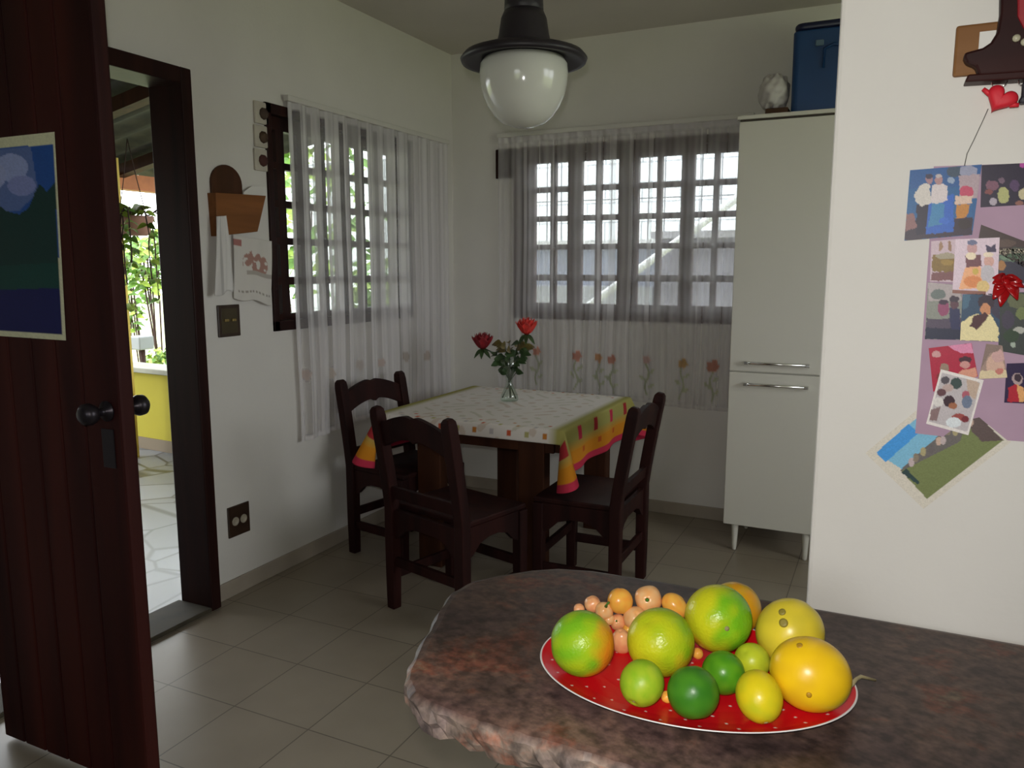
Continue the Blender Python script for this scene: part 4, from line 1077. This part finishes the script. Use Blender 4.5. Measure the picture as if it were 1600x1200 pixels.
pic('photograph', [(1541, 537), (1566, 540), (1574, 590), (1529, 592)], (140, 118, 108), [
    ('e', 1555, 572, 14, 20, (180, 148, 132)), ('e', 1560, 556, 11, 10, (175, 140, 136)), ('p', [(1539, 537), (1566, 540), (1560, 548), (1546, 552), (1534, 575), (1530, 570)], (118, 100, 92)), ('p', [(1530, 580), (1574, 578), (1574, 592), (1529, 592)], (188, 172, 140)), ('e', 1562, 580, 6, 5, (170, 105, 95))],
    'cut-out photograph of a pale baby right of the red photo', 4)
pic('photograph', [(1573, 568), (1640, 566), (1640, 632), (1569, 629)], (36, 24, 56), [
    ('e', 1590, 592, 9, 9, (150, 130, 130)), ('e', 1591, 590, 6, 6, (50, 35, 45)), ('p', [(1576, 605), (1588, 600), (1594, 628), (1574, 628)], (150, 28, 42)), ('p', [(1588, 600), (1600, 606), (1600, 628), (1592, 628)], (190, 140, 90))],
    'dark photograph of a person in red at the lower right of the collage', 3)
pic('photograph', [(1470, 577), (1537, 594), (1513, 680), (1447, 662)], (200, 194, 190), [
    ('p', [(1472, 582), (1532, 597), (1511, 674), (1451, 659)], (165, 158, 160)), ('e', 1477, 594, 7, 6, (72, 66, 72)), ('e', 1494, 599, 9, 9, (50, 64, 62)), ('p', [(1510, 592), (1531, 598), (1524, 625), (1512, 615)], (165, 145, 130)),
    ('e', 1481, 606, 9, 6, (160, 140, 135)), ('e', 1471, 613, 7, 6, (85, 55, 60)), ('e', 1483, 627, 9, 9, (52, 34, 42)), ('e', 1489, 634, 7, 5, (140, 90, 65)), ('e', 1509, 618, 6, 8, (150, 80, 92)), ('e', 1511, 628, 8, 10, (95, 105, 125)), ('e', 1466, 628, 8, 7, (190, 186, 182)),
    ('e', 1498, 652, 11, 6, (135, 66, 62)), ('e', 1508, 655, 6, 5, (105, 40, 46)), ('p', [(1455, 640), (1470, 635), (1464, 658), (1452, 656)], (120, 98, 98)), ('e', 1490, 660, 12, 8, (190, 195, 198))],
    'white-bordered tilted photograph of a family, lowest on the lilac sheet', 5)
# red flower decoration
fc = ony(1571, 442, WY-.012)
t = thing('red_flower', 'shiny red artificial flower pinned over the photographs', 'flower', fc)
m = MB(); rr = random.Random(5)
for k in range(16):
    a = 2*PI*k/16+rr.uniform(-.2, .2); L_ = rr.uniform(.014, .024)
    leafmesh(m, fc+Vector((0, .002, .002)), (math.cos(a)*1.1, rr.uniform(-.9, -.1), math.sin(a)*.8+.15), L_, .0075)
m.build('petals', simple('red_gloss', (.34, .006, .008), .25), t, solid=.001, fix=False)
m = MB(); m.lathe([(.006, 0), (.005, .004), (.001, .006)], 12, Matrix.Translation(fc) @ Matrix.Rotation(PI/2, 4, 'X')); m.build('centre', simple('red_gloss', (.46, .01, .012), .2), t)

# ================================================================== OUTDOORS
STONE = None
m, nt, b, o = newmat('flagstone')
tc = nt.nodes.new('ShaderNodeTexCoord'); vo = nt.nodes.new('ShaderNodeTexVoronoi'); vo.feature = 'DISTANCE_TO_EDGE'; vo.inputs['Scale'].default_value = 3.2
v2 = nt.nodes.new('ShaderNodeTexVoronoi'); v2.inputs['Scale'].default_value = 3.2
rp = nt.nodes.new('ShaderNodeValToRGB'); rp.color_ramp.elements[0].position = .01; rp.color_ramp.elements[0].color = (.16, .15, .12, 1); rp.color_ramp.elements[1].position = .035; rp.color_ramp.elements[1].color = (1, 1, 1, 1)
r2 = nt.nodes.new('ShaderNodeValToRGB'); r2.color_ramp.elements[0].color = (.11, .115, .115, 1); r2.color_ramp.elements[1].color = (.19, .20, .215, 1)
mx = nt.nodes.new('ShaderNodeMix'); mx.data_type = 'RGBA'; mx.blend_type = 'MULTIPLY'; mx.inputs[0].default_value = 1
nt.links.new(tc.outputs['Object'], vo.inputs['Vector']); nt.links.new(tc.outputs['Object'], v2.inputs['Vector'])
nt.links.new(vo.outputs['Distance'], rp.inputs[0]); nt.links.new(v2.outputs['Color'], r2.inputs[0])
nt.links.new(r2.outputs[0], mx.inputs[6]); nt.links.new(rp.outputs[0], mx.inputs[7]); nt.links.new(mx.outputs[2], b.inputs['Base Color'])
b.inputs['Roughness'].default_value = .3
struct(MB().box(-9.0, WX-.12, -2, 4.45, -.12, -.001).build('porch_floor', m))
GRASS = simple('garden_ground', (.42, .46, .24), .9, noise=(1.5, .3))
struct(MB().box(-40, 30, -30, 60, -.4, -.2).build('garden_ground', GRASS))
YELLOW = simple('yellow_paint', (.36, .305, .010), .8, noise=(3, .06))
def prow(p):
    return p
pw = thing('porch_wall', 'low yellow porch wall with a stone coping seen through the doorway', 'low wall', (-5.1, 4.15, 0), rz=math.radians(-4))
m = MB(); m.box(-3.2, 2.25, 0, .15, 0, .60); m.build('wall', YELLOW, pw, world=False)
m = MB(); m.box(-3.2, 2.25, -.04, .20, .60, .64); m.build('coping', simple('coping_stone', (.28, .28, .22), .6, noise=(6, .2)), pw, world=False, bevel=.006)
m = MB(); m.box(-3.2, 2.25, -.012, 0, 0, .09); m.build('skirting', simple('skirt_stone', (.16, .12, .07), .7), pw, world=False)
# porch roof
TILE = simple('roof_tile', (.018, .014, .008), .9, noise=(9, .8))
r = thing('porch_roof', 'dark tiled underside of the porch roof seen through the doorway', 'roof', (-4, 2, 2.3))
def roofp(u, v):
    x = -5.6+3.0*u; y = -2+7.2*v
    return Vector((x, y, 2.12+.19*(x+5.6)+.03*abs(math.sin(y*14))))
m = MB(); m.grid(roofp, 20, 220); m.build('tiles', TILE, r, solid=.02, fix=False)
for yy in (.6, 1.5, 2.4, 3.3, 4.2):
    m = MB(); m.sweep([(-5.6, yy, 2.05), (-2.62, yy, 2.05+.19*2.98)], .04, square=True); m.build('rafter', TABLEWOOD, r)
m = MB(); m.box(-5.42, -5.30, -2, 5.2, 1.985, 2.10); m.build('beam', simple('orange_beam', (.42, .13, .03), .6, noise=(8, .2)), r)
struct(MB().box(-6.4, WX-.12, .75, .9, -.12, 2.75).build('sky_blocker_wall', simple('blocker_brown', (.10, .055, .04), .9, noise=(6, .3))))  # unseen dark wall added to keep sky light off the door jamb
# thin yellow post
q = onx(184, 300, -5.0)
q = onx(179, 250, -5.0)
tag(MB().box(-5.02, -4.98, q.y-.02, q.y+.015, -.05, 2.16).build('porch_post', simple('post_yellow', (.62, .45, .08), .7)), 'thin yellow porch post beside the open door edge', 'post')
# hanging planter
hp = onx(208, 350, -4.6)
LEAFG = simple('hanging_leaf', (.10, .22, .02), .5, noise=(20, .4)); LEAFY = simple('hanging_leaf_light', (.28, .40, .05), .5, noise=(20, .3))
TWIG = simple('brown_twig', (.05, .022, .016), .8)
t = thing('hanging_planter', 'terracotta pot with trailing green plant hanging outside the doorway', 'planter', hp)
m = MB(); m.lathe([(.085, -.075), (.10, -.06), (.125, .02), (.135, .05), (.12, .05), (.02, .045)], 24, Matrix.Translation(hp)); m.build('pot', simple('terracotta', (.34, .17, .13), .8, noise=(10, .2)), t)
m = MB(); rr = random.Random(8); tw = MB(); m2 = MB()
for k in range(16):
    a = rr.uniform(0, 6.28); L_ = rr.uniform(.25, .75); p = hp+Vector((.11*math.cos(a), .11*math.sin(a), .06)); path = [p]
    for j in range(1, 8):
        s_ = j/7; path.append(p+Vector((.16*math.cos(a)*min(1, s_*2.5)+rr.uniform(-.01, .01), .16*math.sin(a)*min(1, s_*2.5), .05*math.sin(min(1, s_*2.5)*PI)-L_*s_*s_)))
    tw.sweep(path, .005, 5)
    for q in path[2:]:
        for _ in range(2):
            an = rr.uniform(0, 6.28); leafmesh(m if rr.random() < .6 else m2, q, (math.cos(an), math.sin(an), .1), rr.uniform(.05, .09), .022)
for k in range(14):
    an = rr.uniform(0, 6.28); leafmesh(m2, hp+Vector((0, 0, .05)), (math.cos(an), math.sin(an), 1.2), rr.uniform(.15, .24), .03)
tw.sweep([hp+Vector((.13, 0, .05)), hp+Vector((.06, 0, .3)), hp+Vector((0, 0, .55))], .003, 5); tw.sweep([hp+Vector((-.13, 0, .05)), hp+Vector((-.06, 0, .3)), hp+Vector((0, 0, .55))], .003, 5)
tw.build('stems', TWIG, t); m.build('dark_leaves', LEAFG, t, fix=False); m2.build('light_leaves', LEAFY, t, fix=False)
# grey box lamp on a post in the garden
q = onx(222, 535, -5.8)
t = thing('garden_lamp', 'grey box-shaped lamp on a thin post beyond the yellow wall', 'lamp', (q.x, q.y, -.2))
MB().box(q.x-.09, q.x+.06, q.y-.075, q.y+.075, q.z-.06, q.z+.055).build('lamp_box', simple('grey_box', (.30, .32, .34), .5), t, bevel=.01)
m = MB(); m.sweep([(q.x, q.y, -.2), (q.x, q.y, q.z-.05)], .022, 8); m.build('post', TWIG, t)
def bush(name, c, r, label, seed, n=260, mats=(LEAFG, LEAFY), size=.10):
    t = thing(name, label, 'bush', Vector((c[0], c[1], -.2))); rr = random.Random(seed); ms = [MB(), MB()]
    for k in range(n):
        v = Vector((rr.gauss(0, 1), rr.gauss(0, 1), rr.gauss(0, 1))).normalized()*rr.uniform(.5, 1)
        p = Vector(c)+Vector((v.x*r[0], v.y*r[1], v.z*r[2])); an = rr.uniform(0, 6.28)
        leafmesh(ms[rr.random() < .45], p, (math.cos(an), math.sin(an), rr.uniform(-.2, .7)), size*rr.uniform(.7, 1.4), size*.32)
    ms[0].build('dark_leaves', mats[0], t, fix=False); ms[1].build('light_leaves', mats[1], t, fix=False)
    m = MB()
    for k in range(5): m.sweep([(c[0]+rr.uniform(-.08, .08), c[1]+rr.uniform(-.08, .08), -.2), (c[0]+rr.uniform(-.3, .3)*r[0], c[1]+rr.uniform(-.3, .3)*r[1], c[2])], .008, 6)
    m.build('trunk', TWIG, t)
q = onx(228, 405, -6.6); bush('garden_shrub', (q.x, q.y+.05, q.z), (.30, .30, .32), 'leafy dark green shrub behind the hanging planter', 1)
q = onx(205, 440, -7.6); bush('garden_shrub', (q.x, q.y, q.z-.05), (.18, .18, .55), 'tall sparse light green shrub next to the open door edge', 2, 150)
q = onx(252, 562, -6.2); bush('garden_shrub', (q.x, q.y, q.z), (.16, .16, .12), 'small bright green plant just above the yellow wall coping', 3, 90, size=.07)
q = onx(470, 330, -5.6); bush('garden_tree', (q.x, q.y, q.z), (.8, .8, 1.0), 'bright green tree outside the left window', 4, 420, size=.14)
q = onx(415, 260, -8.2); bush('garden_tree', (q.x, q.y, q.z+.2), (.7, .7, .8), 'light green tree outside the left edge of the left window', 6, 300, mats=(LEAFY, LEAFY), size=.14)
q = onx(600, 400, -4.0); bush('garden_tree', (q.x, q.y-.1, q.z-.5), (.32, .32, .5), 'dark green shrub outside the right end of the left window', 5, 260, size=.12)

# behind the back window: pale boundary wall, dark lower wall, stair rail
m, nt, b, o = newmat('whitewash_blocks')
tc = nt.nodes.new('ShaderNodeTexCoord'); mp = nt.nodes.new('ShaderNodeMapping'); mp.inputs['Rotation'].default_value = (PI/2, 0, 0)
br = nt.nodes.new('ShaderNodeTexBrick'); br.inputs['Scale'].default_value = 1; br.inputs['Brick Width'].default_value = .42; br.inputs['Row Height'].default_value = .21; br.inputs['Mortar Size'].default_value = .008
br.inputs['Color1'].default_value = (.82, .84, .88, 1); br.inputs['Color2'].default_value = (.76, .78, .83, 1); br.inputs['Mortar'].default_value = (.42, .43, .47, 1)
nt.links.new(tc.outputs['Object'], mp.inputs[0]); nt.links.new(mp.outputs[0], br.inputs['Vector']); nt.links.new(br.outputs['Color'], b.inputs['Base Color']); b.inputs['Roughness'].default_value = .9
struct(MB().box(-7.5, 4.5, 8.5, 8.7, -.2, 2.75).build('boundary_wall', m))
LOWM = simple('grey_render', (.26, .28, .34), .9, noise=(3, .2))
yb = 6.0
a = ony(740, 380, yb); b2 = ony(1030, 380, yb)
t = thing('garden_wall', 'low grey garden wall with a pale cap outside the back window', 'low wall', (-2.6, yb, 0))
MB().box(-3.45, b2.x, yb, yb+.18, -.2, a.z-.03).build('wall', LOWM, t); MB().box(-3.45, b2.x+.02, yb-.03, yb+.2, a.z-.03, a.z+.01).build('cap', simple('pale_cap', (.7, .7, .7), .8), t)
MB().box(-3.45, b2.x, yb-.16, yb, -.2, ony(800, 445, yb).z).build('ledge', simple('pale_ledge', (.40, .41, .44), .8), t)
t = thing('storage_shed', 'grey shed wall outside the right half of the back window', 'shed', (b2.x+.5, yb-.3, 0))
sz = ony(1100, 372, yb-.3).z; sx0 = ony(1028, 400, yb-.3).x
MB().box(sx0, sx0+2.2, yb-.3, yb+.4, -.2, sz).build('wall', simple('shed_grey', (.22, .21, .25), .9, noise=(3, .15)), t)
MB().box(sx0-.04, sx0+2.25, yb-.36, yb+.45, sz, sz+.05).build('roof_slab', simple('slab', (.34, .33, .35), .9), t)
m = MB(); m.sweep([ony(900, 492, yb-.45), ony(938, 464, yb-.45), ony(1081, 361, yb-.45), ony(1152, 309, yb-.45), ony(1230, 253, yb-.45)], .028, 14)
tag(m.build('stair_rail', simple('white_pipe', (.82, .83, .84), .5)), 'white diagonal pipe handrail outside the back window', 'handrail')
t = thing('wire_fence', 'thin wire fence in front of the pale wall outside the back window', 'fence', (-2, 6.9, -.2))
m = MB(); rr = random.Random(3)
for i in range(24): m.sweep([(-3.6+i*.16, 6.9, -.2), (-3.6+i*.16+rr.uniform(-.02, .02), 6.9, 2.9)], .006, 5)
for z in (1.5, 2.0, 2.5, 2.85): m.sweep([(-3.7, 6.9, z), (.3, 6.9, z)], .005, 5)
m.build('wires', simple('wire_grey', (.12, .12, .13), .6), t)

# ================================================================== LIGHT
w = bpy.data.worlds.new('sky'); SC.world = w; w.use_nodes = True
nt = w.node_tree; bg = nt.nodes['Background']
bg.inputs[0].default_value = (.93, .97, 1.0, 1); bg.inputs[1].default_value = 6.0
def light(name, kind, loc, energy, col=(1, 1, 1), size=.1, rot=(0, 0, 0), size_y=None, spot=None):
    l = bpy.data.lights.new(name, kind); l.energy = energy; l.color = col
    if kind == 'AREA':
        l.shape = 'RECTANGLE'; l.size = size; l.size_y = size_y or size
    elif kind in ('POINT', 'SPOT'): l.shadow_soft_size = size
    o = bpy.data.objects.new(name, l); COL.objects.link(o); o.location = loc; o.rotation_euler = rot; return o
# the camera's own flash, just above and left of the lens
fl = light('camera_flash', 'SPOT', CAM+upv*.05-rgt*.012-fwd*.01, 35, (1, .97, .92), .012)
fl.rotation_euler = fwd.to_track_quat('-Z', 'Y').to_euler()
fl.data.spot_size = math.radians(105); fl.data.spot_blend = .6
# the openings, the two added windows included, guide the sampling of the sky
def portal(name, loc, rot, sx, sy):
    o = light(name, 'AREA', loc, 1, size=sx, rot=rot, size_y=sy); o.data.cycles.is_portal = True
portal('added_side_window_sky', (RX+.12, 2.25, 1.625), (0, PI/2, 0), 1.35, 1.7)
portal('added_front_window_sky', (-.4, FY-.16, 1.6), (PI/2, 0, 0), 1.0, 1.0)
portal('left_window_sky', (WX-.13, (L0+L1)/2, (LZ0+LZ1)/2), (0, -PI/2, 0), LZ1-LZ0, L1-L0)
portal('doorway_sky', (WX-.13, (D0+D1)/2, DZ/2), (0, -PI/2, 0), DZ, D1-D0)
portal('back_window_sky', ((B0+B1)/2, BY+.15, (BZ0+BZ1)/2), (-PI/2, 0, 0), B1-B0, BZ1-BZ0)

# ================================================================== CAMERA
cd = bpy.data.cameras.new('camera'); co = bpy.data.objects.new('camera', cd); COL.objects.link(co)
cd.sensor_fit = 'HORIZONTAL'; cd.sensor_width = 36; cd.lens = 36*F/1600
cd.clip_start = .02; cd.clip_end = 200
R3 = Matrix((rgt, upv, -fwd)).transposed()
co.matrix_world = Matrix.Translation(CAM) @ R3.to_4x4()
SC.camera = co
vs_ = SC.view_settings
vs_.view_transform = 'Standard'; vs_.look = 'None'; vs_.gamma = 1; vs_.exposure = 0; vs_.use_curve_mapping = False
